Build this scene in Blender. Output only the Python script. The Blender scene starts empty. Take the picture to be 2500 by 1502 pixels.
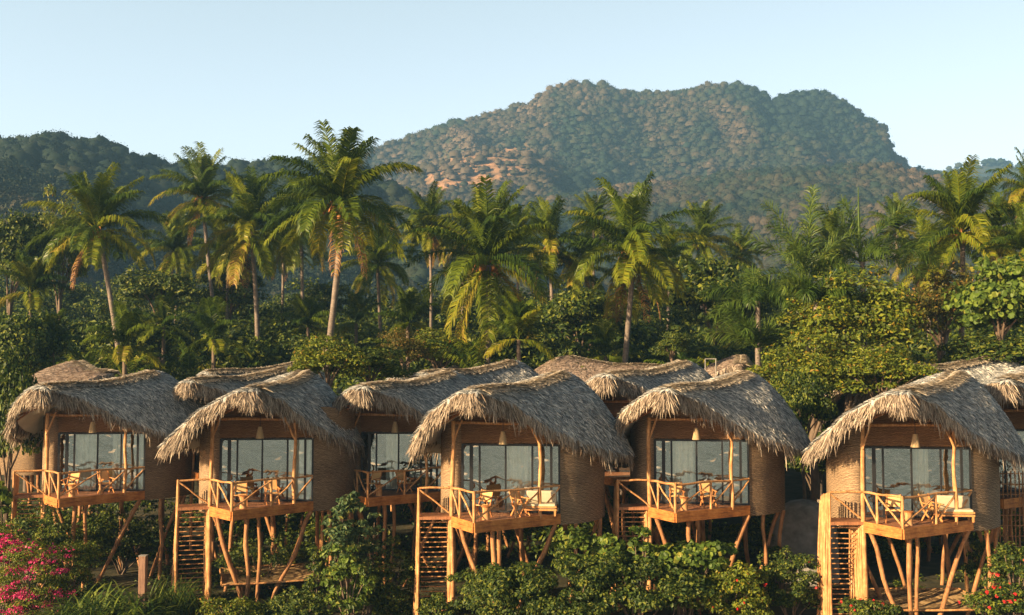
import bpy, math, random
import numpy as np
from math import sin, cos, pi, radians as R_
S = bpy.context.scene
COL = S.collection
# ------------------------------------------------------------------ camera
F, CH, HZ = 2600.0, 9.2, 895.0          # focal length in photo pixels, eye height, eye-level row
PITCH = math.atan((HZ-751)/F)
cd = bpy.data.cameras.new('camera'); cam = bpy.data.objects.new('camera', cd); COL.objects.link(cam)
cd.sensor_width = 36; cd.lens = 36*F/2500; cd.clip_end = 6000; cd.clip_start = .5
cam.location = (0, 0, CH); cam.rotation_euler = (pi/2+PITCH, 0, 0); S.camera = cam
# ------------------------------------------------------------------ world, sun, exposure
SUN_EL, SUN_AZ = 17.0, 235.0
w = bpy.data.worlds.new('World'); S.world = w; w.use_nodes = True
nt = w.node_tree; bg = nt.nodes['Background']
sk = nt.nodes.new('ShaderNodeTexSky'); sk.sky_type = 'NISHITA'; sk.sun_disc = False
sk.sun_elevation = R_(SUN_EL); sk.sun_rotation = R_(SUN_AZ); sk.dust_density = .6; sk.air_density = 1.0; sk.ozone_density = 1.4
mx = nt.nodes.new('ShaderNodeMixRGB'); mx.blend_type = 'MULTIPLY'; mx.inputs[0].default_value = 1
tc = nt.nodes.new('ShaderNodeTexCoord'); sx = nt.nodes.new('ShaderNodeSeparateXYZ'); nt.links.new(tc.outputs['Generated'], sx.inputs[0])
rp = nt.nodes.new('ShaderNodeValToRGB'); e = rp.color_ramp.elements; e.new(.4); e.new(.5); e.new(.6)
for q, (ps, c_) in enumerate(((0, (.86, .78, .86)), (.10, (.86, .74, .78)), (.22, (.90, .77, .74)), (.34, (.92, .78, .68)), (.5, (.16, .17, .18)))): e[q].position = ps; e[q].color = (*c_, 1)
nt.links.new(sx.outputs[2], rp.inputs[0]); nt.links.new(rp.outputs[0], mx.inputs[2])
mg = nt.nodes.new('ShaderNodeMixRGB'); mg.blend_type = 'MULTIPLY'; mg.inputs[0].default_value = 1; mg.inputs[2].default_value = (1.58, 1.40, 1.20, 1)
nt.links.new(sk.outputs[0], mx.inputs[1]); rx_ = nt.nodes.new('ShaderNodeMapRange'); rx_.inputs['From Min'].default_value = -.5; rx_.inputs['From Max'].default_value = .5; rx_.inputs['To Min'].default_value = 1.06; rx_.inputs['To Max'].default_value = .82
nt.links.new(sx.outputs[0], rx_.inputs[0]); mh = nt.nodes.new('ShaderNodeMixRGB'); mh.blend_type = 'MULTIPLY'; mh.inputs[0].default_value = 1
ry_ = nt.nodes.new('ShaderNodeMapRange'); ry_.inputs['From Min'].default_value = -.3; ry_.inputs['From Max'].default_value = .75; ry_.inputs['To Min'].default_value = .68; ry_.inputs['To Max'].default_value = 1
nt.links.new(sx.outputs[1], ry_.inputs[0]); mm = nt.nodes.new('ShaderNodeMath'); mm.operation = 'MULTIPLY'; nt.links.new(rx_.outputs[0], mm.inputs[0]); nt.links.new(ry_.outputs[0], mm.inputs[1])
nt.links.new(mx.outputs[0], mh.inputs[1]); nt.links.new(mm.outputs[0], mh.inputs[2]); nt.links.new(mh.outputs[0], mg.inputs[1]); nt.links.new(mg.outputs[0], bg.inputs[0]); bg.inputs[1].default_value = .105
sd = bpy.data.lights.new('sun', 'SUN'); so = bpy.data.objects.new('sun', sd); COL.objects.link(so)
sd.energy = 5.0; sd.angle = R_(.6); sd.color = (1, .72, .40)
so.rotation_euler = (R_(90-SUN_EL), 0, R_(180-SUN_AZ+0))
S.view_settings.view_transform = 'Standard'; S.view_settings.look = 'None'
S.view_settings.exposure = 1.75; S.view_settings.gamma = 1
cy = S.cycles; cy.use_adaptive_sampling = False; cy.use_denoising = True; cy.denoising_prefilter = 'NONE'; cy.max_bounces = 5; cy.diffuse_bounces = 2; cy.glossy_bounces = 3
cy.transmission_bounces = 3; cy.transparent_max_bounces = 8; cy.volume_bounces = 0
try: cy.denoiser = 'OPENIMAGEDENOISE'
except Exception: pass

def P(px, py, D):                      # a pixel of the photo at depth D -> world point (used to survey the place)
    b = -(py-751)/F; a = (px-1250)/F
    y = cos(PITCH)-sin(PITCH)*b; z = sin(PITCH)+cos(PITCH)*b
    return np.array([a*D/y, D, CH+z*D/y])

# ------------------------------------------------------------------ materials
def new_mat(name):
    m = bpy.data.materials.new(name); m.use_nodes = True
    n = m.node_tree; n.nodes.clear()
    return m, n, n.nodes.new('ShaderNodeOutputMaterial')
def ramp(n, fac, stops):
    r = n.nodes.new('ShaderNodeValToRGB'); e = r.color_ramp.elements
    while len(e) < len(stops): e.new(.5)
    for i, (p, c) in enumerate(stops):
        e[i].position = p; e[i].color = (*c, 1)
    n.links.new(fac, r.inputs[0]); return r.outputs[0]
def noise(n, scale, detail=4, vec=None, rough=.6, dist=0):
    t = n.nodes.new('ShaderNodeTexNoise'); t.inputs['Scale'].default_value = scale
    t.inputs['Detail'].default_value = detail; t.inputs['Roughness'].default_value = rough; t.inputs['Distortion'].default_value = dist
    if vec: n.links.new(vec, t.inputs['Vector'])
    return t.outputs['Fac']
def coords(n, sc=(1, 1, 1), kind='Object'):
    c = n.nodes.new('ShaderNodeTexCoord'); m = n.nodes.new('ShaderNodeMapping'); m.inputs['Scale'].default_value = sc
    n.links.new(c.outputs[kind], m.inputs[0]); return m.outputs[0]
def math_(n, op, a, b):
    m = n.nodes.new('ShaderNodeMath'); m.operation = op
    for i, v in enumerate((a, b)):
        if isinstance(v, (int, float)): m.inputs[i].default_value = v
        else: n.links.new(v, m.inputs[i])
    return m.outputs[0]
def bump(n, h, strength=.5, dist=.02):
    b = n.nodes.new('ShaderNodeBump'); b.inputs['Strength'].default_value = strength; b.inputs['Distance'].default_value = dist
    n.links.new(h, b.inputs['Height']); return b.outputs[0]
def bsdf(n, col, rough=.8, nrm=None, spec=.3):
    p = n.nodes.new('ShaderNodeBsdfPrincipled'); p.inputs['Roughness'].default_value = rough
    p.inputs['Specular IOR Level'].default_value = spec
    if isinstance(col, tuple): p.inputs['Base Color'].default_value = (*col, 1)
    else: n.links.new(col, p.inputs['Base Color'])
    if nrm: n.links.new(nrm, p.inputs['Normal'])
    return p
def out(n, o, sh): n.links.new(sh, o.inputs['Surface'])
def island(n):
    g = n.nodes.new('ShaderNodeNewGeometry'); return g.outputs['Random Per Island']
def attr(n, name):
    a = n.nodes.new('ShaderNodeAttribute'); a.attribute_name = name; return a.outputs['Fac']

def leaf_mat(name, stops, trans=.35, rough=.5, by_attr=None, spread=.5):
    m, n, o = new_mat(name)
    f = island(n)
    if by_attr:
        f = math_(n, 'ADD', attr(n, by_attr), math_(n, 'MULTIPLY', math_(n, 'SUBTRACT', f, .5), spread))
    c = ramp(n, f, stops)
    p = bsdf(n, c, rough, spec=.25)
    t = n.nodes.new('ShaderNodeBsdfTranslucent'); n.links.new(c, t.inputs[0])
    mixs = n.nodes.new('ShaderNodeMixShader'); mixs.inputs[0].default_value = trans
    n.links.new(p.outputs[0], mixs.inputs[1]); n.links.new(t.outputs[0], mixs.inputs[2])
    out(n, o, mixs.outputs[0]); return m
def wood_mat(name, stops, stretch=(9, 9, .8), rough=.65, b=.5):
    m, n, o = new_mat(name)
    v = coords(n, stretch); f = noise(n, 2.2, 6, v, .65, .6)
    f2 = noise(n, 2.6, 6, coords(n, (1, 1, 1)), .7)
    f3 = math_(n, 'ADD', math_(n, 'MULTIPLY', f, .5), math_(n, 'MULTIPLY', f2, .5))
    c = ramp(n, f3, stops)
    out(n, o, bsdf(n, c, rough, bump(n, f, b, .03)).outputs[0]); return m
M = {}
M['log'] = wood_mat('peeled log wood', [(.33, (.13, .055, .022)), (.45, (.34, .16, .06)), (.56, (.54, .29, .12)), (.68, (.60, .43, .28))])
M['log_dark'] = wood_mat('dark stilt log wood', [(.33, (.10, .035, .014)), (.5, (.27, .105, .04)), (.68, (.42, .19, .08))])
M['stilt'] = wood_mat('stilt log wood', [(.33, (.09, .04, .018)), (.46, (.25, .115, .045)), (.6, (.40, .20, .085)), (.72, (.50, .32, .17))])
M['fascia'] = wood_mat('oiled deck plank', [(.35, (.14, .045, .014)), (.48, (.38, .14, .035)), (.6, (.52, .22, .06)), (.72, (.62, .36, .17))], stretch=(1.2, 1.2, 14))
M['deck'] = wood_mat('deck boards', [(.35, (.14, .06, .03)), (.5, (.30, .13, .06)), (.68, (.45, .22, .10))], stretch=(10, 1.2, 1))
M['chair_wood'] = wood_mat('chair wood', [(.35, (.35, .13, .04)), (.65, (.60, .28, .10))])
M['post_grey'] = wood_mat('sawn post wood', [(.35, (.11, .055, .035)), (.65, (.26, .15, .10))])
def thatch_mat(name, stops):
    m, n, o = new_mat(name)
    f = math_(n, 'ADD', math_(n, 'MULTIPLY', island(n), .7), math_(n, 'MULTIPLY', noise(n, .9, 4, coords(n)), .45))
    out(n, o, bsdf(n, ramp(n, f, stops), .8, spec=.2).outputs[0]); return m
M['thatch'] = thatch_mat('palm thatch', [(.12, (.03, .032, .036)), (.36, (.145, .16, .17)), (.6, (.335, .345, .35)), (.88, (.66, .64, .59))])
M['thatch_pink'] = thatch_mat('pinkish palm thatch', [(.12, (.11, .08, .065)), (.4, (.26, .20, .165)), (.7, (.40, .32, .27)), (1.0, (.58, .47, .37))])
M['ridge'] = thatch_mat('ridge thatch', [(.12, (.14, .11, .085)), (.4, (.38, .32, .25)), (.7, (.56, .49, .39)), (1.0, (.72, .64, .52))])
M['fringe'] = thatch_mat('fringe thatch', [(.15, (.045, .032, .024)), (.42, (.17, .13, .10)), (.7, (.32, .26, .20)), (1.0, (.54, .46, .37))])
def woven_mat(name, stops):
    m, n, o = new_mat(name); big = noise(n, .55, 5, coords(n, (1, 1, 1.6)), .6)
    v = coords(n, (1, 1, 1))
    wv = n.nodes.new('ShaderNodeTexWave'); wv.bands_direction = 'Z'; wv.inputs['Scale'].default_value = 6.5
    wv.inputs['Distortion'].default_value = 5; wv.inputs['Detail'].default_value = 3; wv.inputs['Detail Scale'].default_value = 1.2
    n.links.new(v, wv.inputs['Vector'])
    wf = noise(n, 5, 4, coords(n, (1.2, 1.2, 3)), .75)
    f = math_(n, 'ADD', math_(n, 'MULTIPLY', wv.outputs['Fac'], .55), math_(n, 'MULTIPLY', wf, .45)); f = math_(n, 'ADD', f, math_(n, 'MULTIPLY', math_(n, 'SUBTRACT', big, .5), .55))
    out(n, o, bsdf(n, ramp(n, f, stops), .8, bump(n, f, .7, .025), .2).outputs[0]); return m
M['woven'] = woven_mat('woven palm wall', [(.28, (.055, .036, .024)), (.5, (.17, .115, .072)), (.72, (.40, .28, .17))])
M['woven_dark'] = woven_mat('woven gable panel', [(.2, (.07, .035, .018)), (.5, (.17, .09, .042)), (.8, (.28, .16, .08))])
def plain(name, col, rough=.7, sc=20, var=.25, spec=.3):
    m, n, o = new_mat(name)
    f = noise(n, sc, 4, coords(n)); c = ramp(n, f, [(.3, tuple(x*(1-var) for x in col)), (.7, tuple(min(1, x*(1+var)) for x in col))])
    out(n, o, bsdf(n, c, rough, spec=spec).outputs[0]); return m
M['black'] = plain('dark aluminium', (.018, .018, .02), .4)
M['curtain'] = plain('cream curtain cloth', (.80, .75, .62), .9, 6, .1)
M['cushion'] = plain('cream cushion', (.46, .39, .28), .9, 5, .06)
M['canvas'] = plain('tan canvas', (.62, .38, .16), .85, 8, .1)
M['wicker'] = plain('wicker lamp shade', (.34, .25, .14), .8, 60, .4)
M['plaster'] = plain('grey plaster', (.22, .21, .195), .9, 2.2, .35)
M['white'] = plain('white linen', (.7, .68, .62), .9, 5, .05)
M['bark'] = wood_mat('palm bark', [(.3, (.07, .055, .045)), (.5, (.15, .12, .10)), (.7, (.27, .22, .18))], stretch=(2, 2, 7), b=.8)
M['branch'] = wood_mat('tree bark', [(.3, (.06, .04, .03)), (.7, (.18, .13, .09))])
M['net'] = woven_mat('woven rope net', [(.2, (.10, .06, .03)), (.5, (.34, .22, .10)), (.8, (.50, .34, .17))])
def soil():
    m, n, o = new_mat('dark garden soil')
    f = noise(n, .8, 8, coords(n)); c = ramp(n, f, [(.3, (.020, .022, .010)), (.55, (.05, .045, .02)), (.75, (.11, .08, .045))])
    out(n, o, bsdf(n, c, .95, bump(n, f, .8, .2)).outputs[0]); return m
M['soil'] = soil()
def hill_mat():
    m, n, o = new_mat('dry hillside')
    f = noise(n, .02, 8, coords(n)); c = ramp(n, f, [(.35, (.015, .026, .015)), (.55, (.04, .045, .025)), (.7, (.09, .07, .045))])
    f2 = noise(n, .12, 6, coords(n)); b = ramp(n, f2, [(.35, (.13, .085, .05)), (.6, (.33, .19, .11))])
    mx = n.nodes.new('ShaderNodeMixRGB'); n.links.new(attr(n, 'bare'), mx.inputs[0]); n.links.new(c, mx.inputs[1]); n.links.new(b, mx.inputs[2])
    out(n, o, bsdf(n, mx.outputs[0], .95, bump(n, f2, .8, 3)).outputs[0]); return m
M['hill'] = hill_mat()
def water():
    m, n, o = new_mat('sea water')
    f = noise(n, .45, 2, coords(n, (.30, 1.3, 1)), .5, 2.0)
    c = ramp(n, f, [(.32, (.07, .13, .15)), (.5, (.34, .42, .44)), (.68, (.80, .84, .84))])
    out(n, o, bsdf(n, c, .9, bump(n, f, .3, .3), .05).outputs[0]); return m
M['water'] = water()
M['sand'] = plain('beach sand', (.42, .34, .25), .95, 1.5, .2)
def glass():
    m, n, o = new_mat('window glass')
    t = n.nodes.new('ShaderNodeBsdfTransparent'); t.inputs[0].default_value = (.84, .90, .90, 1)
    g = n.nodes.new('ShaderNodeBsdfGlossy'); g.inputs['Roughness'].default_value = .02; g.inputs['Color'].default_value = (.86, .95, .98, 1)
    f = noise(n, .9, 2, coords(n, (1, 1, 1.6)), .5, .5)
    n.links.new(bump(n, f, .7, .05), g.inputs['Normal'])
    fr = n.nodes.new('ShaderNodeFresnel'); fr.inputs['IOR'].default_value = 1.6
    fac = math_(n, 'ADD', math_(n, 'MULTIPLY', fr.outputs[0], .8), .27)
    mixs = n.nodes.new('ShaderNodeMixShader'); n.links.new(fac, mixs.inputs[0])
    n.links.new(t.outputs[0], mixs.inputs[1]); n.links.new(g.outputs[0], mixs.inputs[2])
    out(n, o, mixs.outputs[0]); return m
M['glass'] = glass()
# foliage
M['palm'] = leaf_mat('coconut frond', [(0, (.018, .040, .008)), (.3, (.040, .075, .010)), (.55, (.12, .165, .011)), (.74, (.25, .24, .018)), (.95, (.32, .17, .05)), (1, (.22, .11, .05))], .35, .42, 'tint', .22)
M['plume'] = leaf_mat('plume palm frond', [(0, (.03, .065, .012)), (.5, (.075, .125, .02)), (1, (.16, .20, .035))], .3, .42, 'tint', .5)
G_ = lambda *a: a
M['leaf_dark'] = leaf_mat('dark leaves', [(0, (.012, .026, .009)), (.4, (.040, .075, .014)), (.75, (.10, .14, .018)), (1, (.20, .22, .025))])
M['leaf_mid'] = leaf_mat('mid green leaves', [(0, (.022, .045, .014)), (.5, (.05, .085, .016)), (.8, (.11, .145, .020)), (1, (.20, .21, .03))])
M['leaf_yellow'] = leaf_mat('yellow green leaves', [(0, (.035, .05, .010)), (.45, (.095, .14, .015)), (.8, (.18, .215, .02)), (.96, (.25, .22, .02)), (1, (.28, .13, .02))])
M['leaf_orange'] = leaf_mat('rusty green leaves', [(0, (.035, .045, .012)), (.5, (.085, .085, .016)), (.8, (.15, .135, .02)), (1, (.26, .13, .03))])
M['leaf_bright'] = leaf_mat('bright broad leaves', [(0, (.04, .075, .015)), (.5, (.085, .14, .02)), (.9, (.16, .22, .03)), (1, (.26, .24, .04))])
M['leaf_blue'] = leaf_mat('blue green leaves', [(0, (.030, .06, .028)), (.5, (.06, .11, .045)), (.85, (.12, .17, .06)), (1, (.28, .27, .06))])
M['blade'] = leaf_mat('strap leaves', [(0, (.025, .055, .014)), (.6, (.07, .12, .02)), (1, (.20, .24, .04))], .3)
M['pink'] = leaf_mat('pink bracts', [(0, (.28, .01, .07)), (.5, (.55, .02, .16)), (.85, (.68, .06, .22)), (1, (.75, .18, .30))], .3)
M['red'] = leaf_mat('red petals', [(0, (.60, .02, .02)), (1, (.80, .06, .06))], .3)
M['coconut'] = plain('coconut husk', (.30, .13, .04), .6, 8, .5)
M['forest'] = leaf_mat('hill forest', [(0, (.005, .015, .010)), (.35, (.012, .028, .016)), (.55, (.030, .037, .019)), (.8, (.056, .047, .029)), (1, (.115, .088, .062))], .15, .8, 'tint', .10)

# ------------------------------------------------------------------ mesh building
class MB:
    def __init__(s): s.v = []; s.n = 0; s.f = []; s.t = []; s.sm = []
    def add(s, v, f, tint=0., smooth=False):
        v = np.asarray(v, float).reshape(-1, 3); f = np.asarray(f, int)
        if not len(f): return
        s.v.append(v); s.f.append(f+s.n); s.n += len(v); s.sm.append(smooth)
        s.t.append(np.broadcast_to(np.asarray(tint, float), (len(v),)))
    def box(s, c, size, ang=0, tilt=0):
        sx, sy, sz = [k/2 for k in size]
        v = np.array([(x, y, z) for x in (-sx, sx) for y in (-sy, sy) for z in (-sz, sz)])
        if tilt: v = v@np.array([[1, 0, 0], [0, cos(tilt), sin(tilt)], [0, -sin(tilt), cos(tilt)]])
        if ang: v = v@np.array([[cos(ang), sin(ang), 0], [-sin(ang), cos(ang), 0], [0, 0, 1]])
        s.add(v+np.array(c), [(0, 1, 3, 2), (4, 6, 7, 5), (0, 4, 5, 1), (2, 3, 7, 6), (0, 2, 6, 4), (1, 5, 7, 3)])
    def beam(s, a, b, wd, ht):           # straight board from a to b
        a, b = np.array(a, float), np.array(b, float); d = b-a; L = np.linalg.norm(d); d /= L
        sd_ = np.cross(d, (0, 0, 1.)); 
        if np.linalg.norm(sd_) < 1e-3: sd_ = np.array([1., 0, 0])
        sd_ /= np.linalg.norm(sd_); up = np.cross(sd_, d)
        v = [q+sd_*i*wd/2+up*j*ht/2 for q in (a, b) for i in (-1, 1) for j in (-1, 1)]
        s.add(v, [(0, 1, 3, 2), (4, 6, 7, 5), (0, 4, 5, 1), (2, 3, 7, 6), (0, 2, 6, 4), (1, 5, 7, 3)])
    def tube(s, pts, rad, n=8, tint=0., cap=True):
        pts = np.asarray(pts, float); m = len(pts); rad = np.broadcast_to(np.asarray(rad, float), (m,))
        d = np.gradient(pts, axis=0); d /= np.linalg.norm(d, axis=1)[:, None]+1e-9
        ref = np.array([1., 0, 0]) if abs(d[:, 2]).mean() > .7 else np.array([0, 0, 1.])
        a = np.cross(d, ref); a /= np.linalg.norm(a, axis=1)[:, None]+1e-9; b = np.cross(d, a)
        th = np.linspace(0, 2*pi, n, endpoint=False)
        v = pts[:, None]+rad[:, None, None]*(a[:, None]*np.cos(th)[None, :, None]+b[:, None]*np.sin(th)[None, :, None])
        i, j = np.meshgrid(np.arange(m-1), np.arange(n), indexing='ij'); k = (j+1) % n
        s.add(v.reshape(-1, 3), np.stack([i*n+j, i*n+k, (i+1)*n+k, (i+1)*n+j], -1).reshape(-1, 4), tint, True)
        if cap:
            s.add(v[0], [list(range(n))]); s.add(v[-1], [list(range(n))[::-1]])
    def build(s, name, mat, parent=None, tint=False):
        me = bpy.data.meshes.new(name)
        v = np.concatenate(s.v); me.vertices.add(len(v)); me.vertices.foreach_set('co', v.astype(np.float32).ravel())
        loops = np.concatenate([f.ravel() for f in s.f]); tot = np.concatenate([np.full(len(f), f.shape[1]) for f in s.f])
        me.loops.add(len(loops)); me.loops.foreach_set('vertex_index', loops.astype(np.int32))
        me.polygons.add(len(tot)); me.polygons.foreach_set('loop_start', (np.cumsum(tot)-tot).astype(np.int32))
        me.polygons.foreach_set('loop_total', tot.astype(np.int32))
        me.polygons.foreach_set('use_smooth', np.concatenate([np.full(len(f), sm) for f, sm in zip(s.f, s.sm)]))
        if tint:
            a = me.attributes.new('tint', 'FLOAT', 'POINT'); a.data.foreach_set('value', np.concatenate(s.t).astype(np.float32))
        me.update(calc_edges=True); me.materials.append(mat)
        o = bpy.data.objects.new(name, me); COL.objects.link(o)
        if parent: o.parent = parent
        return o
def tag(o, label=None, cat=None, group=None, kind=None):
    for k, v in (('label', label), ('category', cat), ('group', group), ('kind', kind)):
        if v: o[k] = v
    return o
def empty(name, loc=(0, 0, 0), rz=0, **k):
    o = bpy.data.objects.new(name, None); COL.objects.link(o); o.location = loc; o.rotation_euler.z = rz
    o.empty_display_size = .3
    return tag(o, **k)
def copy_tree(o, parent=None):
    c = o.copy(); COL.objects.link(c)
    if parent: c.parent = parent
    for ch in list(o.children): copy_tree(ch, c)
    return c
def unit(v): return v/(np.linalg.norm(v, axis=-1, keepdims=True)+1e-9)
def catmull(pts, per, closed=False):
    p = np.asarray(pts, float); n = len(p); o = []
    rng = range(n if closed else n-1)
    for i in rng:
        if closed: a, b, c, d = p[(i-1) % n], p[i], p[(i+1) % n], p[(i+2) % n]
        else: a, b, c, d = p[max(i-1, 0)], p[i], p[i+1], p[min(i+2, n-1)]
        for t in np.linspace(0, 1, per, endpoint=False):
            o.append(.5*((2*b)+(-a+c)*t+(2*a-5*b+4*c-d)*t*t+(-a+3*b-3*c+d)*t**3))
    if not closed: o.append(p[-1])
    return np.array(o)
def log_pts(a, b, rng, wob=.03, n=7):
    a, b = np.array(a, float), np.array(b, float); t = np.linspace(0, 1, n)[:, None]
    p = a+(b-a)*t; L = np.linalg.norm(b-a)
    ph = rng.uniform(0, 6.28, 3); fr = rng.uniform(.6, 1.6, 3)
    off = np.concatenate([np.sin(t*6.28*fr[k]+ph[k]) for k in range(3)], 1)*wob*min(1.5, L/2)
    off[0] *= .2; off[-1] *= .2
    return p+off
def log(mb, a, b, r, rng, wob=.02, taper=.85, n=7, seg=8):
    m = n; rr = r*np.linspace(1, taper, m)*(1+.07*rng.standard_normal(m))
    mb.tube(log_pts(a, b, rng, wob, m), rr, seg)

# value noise
def vnoise(x, y, seed=0):
    def h(i, j):
        k = (i.astype(np.int64)*374761393+j.astype(np.int64)*668265263+seed*1442695041) & 0x7fffffff
        k = (k ^ (k >> 13))*1274126177 & 0x7fffffff
        return (k ^ (k >> 16)) % 65536/65535.
    i, j = np.floor(x), np.floor(y); fx, fy = x-i, y-j; fx = fx*fx*(3-2*fx); fy = fy*fy*(3-2*fy)
    return (h(i, j)*(1-fx)+h(i+1, j)*fx)*(1-fy)+(h(i, j+1)*(1-fx)+h(i+1, j+1)*fx)*fy
def fbm(x, y, seed=0, oct=4):
    s = 0; a = .5
    for k in range(oct): s = s+a*vnoise(x*2**k, y*2**k, seed+k); a *= .5
    return s

# ------------------------------------------------------------------ terrain
def sil(D0, pts, trees):                # ridge heights surveyed from the skyline
    px = np.array([p[0] for p in pts], float); h = np.array([P(p[0], p[1], D0)[2] for p in pts])-trees
    return D0, (px-1250)/F, h
RIDGES = [
 (sil(380, [(-400, 360), (0, 352), (60, 345), (130, 340), (200, 348), (260, 350), (300, 375), (380, 395), (440, 408), (520, 408), (600, 398), (700, 392), (760, 392), (850, 405), (950, 450), (1080, 520), (1250, 640), (1600, 860), (3000, 890)], 3), 290, 120),
 (sil(920, [(-400, 600), (300, 520), (600, 450), (800, 400), (911, 366), (1012, 328), (1113, 297), (1200, 277), (1250, 263), (1285, 253), (1341, 222), (1392, 204), (1478, 206), (1554, 226), (1630, 228), (1680, 220), (1740, 208), (1837, 208), (1868, 226), (1893, 243), (1925, 232), (1958, 224), (2034, 227), (2085, 257), (2130, 293), (2171, 313), (2180, 350), (2191, 375), (2237, 413), (2318, 430), (2420, 440), (2600, 445), (2900, 470)], 3.5), 470, 250),
 (sil(620, [(-400, 760), (300, 700), (700, 560), (900, 520), (1100, 500), (1300, 480), (1450, 455), (1554, 440), (1705, 428), (1776, 414), (1908, 403), (2030, 398), (2110, 394), (2170, 390), (2240, 412), (2318, 432), (2400, 470), (2600, 520), (2900, 560)], 6), 420, 160),
 (sil(740, [(850, 560), (930, 500), (1000, 432), (1060, 395), (1150, 362), (1230, 356), (1300, 372), (1380, 410), (1500, 440), (1650, 520), (1900, 620), (3000, 700)], 4), 330, 120),
 (sil(1600, [(-400, 800), (2000, 520), (2200, 445), (2330, 408), (2400, 398), (2470, 397), (2560, 410), (2700, 450), (3000, 480)], 4), 400, 300)]
def ground_z(x, y):
    x = np.asarray(x, float); y = np.asarray(y, float)
    D = np.maximum(y, 5.); u = x/D
    z = np.clip((y-62)/60., 0, 1)**1.3*5.0 + np.clip((y-120)/100, 0, 1)*4
    for k, ((D0, us, hs), wf, wb) in enumerate(RIDGES):
        h = np.interp(u, us, hs); dn = D+0
        s = np.where(dn < D0, (dn-(D0-wf))/wf, 1-(dn-D0)/wb*.8); s = np.clip(s, 0, 1)
        b = np.where(dn < D0, .35*s+.65*s*s*(3-2*s), s*s*(3-2*s))
        g = ((fbm(x/60+k*7+y/190, y/260, 3+k)-.72)*.5-.34*np.abs(2*vnoise(x/85+y/210+k*3, y/420, 60+k)-1)**.8)*h*np.clip(4*b*(1-b), 0, 1)**.7*(D < D0)
        z = np.maximum(z, h*b+g)
    und = (fbm(x/6., y/6., 9)-.47)*.25
    z = z+und-np.clip((22-y)/12, 0, 1)*1.6
    return z
def bare_at(x, y, patchy=True):
    D = np.maximum(y, 5.); px = x/D*F+1250
    z = ground_z(x, y); py = 895-(z-CH)/D*F
    m = np.exp(-(((px-1160)/130)**4+((py-(412-(px-1160)*.2))/(40 if patchy else 50))**4)); m = np.clip(m*1.5, 0, 1)
    m = np.maximum(m, .0*np.exp(-(((px-1460)/45)**4+((py-398)/9)**4)))
    return m*(D > 450)*((fbm(x/25, y/25, 44)*1.6 > .52) if patchy else 1)
us = np.linspace(-.72, .72, 361); Ds = np.concatenate([np.geomspace(14, 150, 60)[:-1], np.linspace(150, 1000, 170)[:-1], np.linspace(1000, 2000, 140)])
def sheet(name, D_, mat, kind, subdivide=None):
    U, D = np.meshgrid(us, D_, indexing='ij'); X, Y = U*np.maximum(D, 60), D
    X = np.where(D < 60, U*60, U*D)
    Z = ground_z(X, Y); v = np.stack([X, Y, Z], -1).reshape(-1, 3); m = len(D_); n = len(us)
    i, j = np.meshgrid(np.arange(n-1), np.arange(m-1), indexing='ij')
    mb = MB(); mb.add(v, np.stack([i*m+j, (i+1)*m+j, (i+1)*m+j+1, i*m+j+1], -1).reshape(-1, 4), 0, True)
    o = mb.build(name, mat); tag(o, kind=kind)
    a = o.data.attributes.new('bare', 'FLOAT', 'POINT'); a.data.foreach_set('value', bare_at(X, Y).astype(np.float32).ravel())
    return o
k150 = int(np.argmin(abs(Ds-150)))
sheet('ground', Ds[:k150+1], M['soil'], 'structure'); sheet('hills', Ds[k150:], M['hill'], 'structure')
mb = MB(); mb.add([(-240, -240, -.9), (240, -240, -.9), (240, 15.5, -.9), (-240, 15.5, -.9)], [(0, 1, 2, 3)])
tag(mb.build('sea', M['water']), kind='structure')
mb = MB(); mb.add([(-240, 8, -1.0), (240, 8, -1.0), (240, 22, -.1), (-240, 22, -.1)], [(0, 1, 2, 3)])
tag(mb.build('beach', M['sand']), kind='structure')

# ------------------------------------------------------------------ foliage generators
def leaf_quads(c, nrm, size, rng, aspect=.55, fold=0.):
    """one rhombic leaf per centre: c (n,3), nrm (n,3)"""
    n = len(c); r = rng.standard_normal((n, 3)); a = unit(np.cross(nrm, r)); b = np.cross(nrm, a)
    s = size*(rng.uniform(.6, 1.25, n))[:, None]
    v = np.stack([c-a*s*.5, c+b*s*aspect*.5+nrm*s*.06, c+a*s*.5-nrm*s*.08, c-b*s*aspect*.5+nrm*s*.06], 1)
    f = np.arange(4*n).reshape(n, 4)
    return v.reshape(-1, 3), f
def round_leaves(c, nrm, size, rng):
    n = len(c); r = rng.standard_normal((n, 3)); a = unit(np.cross(nrm, r)); b = np.cross(nrm, a)
    s = size*(rng.uniform(.65, 1.2, n))[:, None]; th = np.linspace(0, 2*pi, 7)[:-1]
    v = np.stack([c+(a*cos(t)+b*sin(t)*.85)*s*.5+nrm*s*.10*cos(2*t) for t in th], 1)
    return v.reshape(-1, 3), np.arange(6*n).reshape(n, 6)
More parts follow.
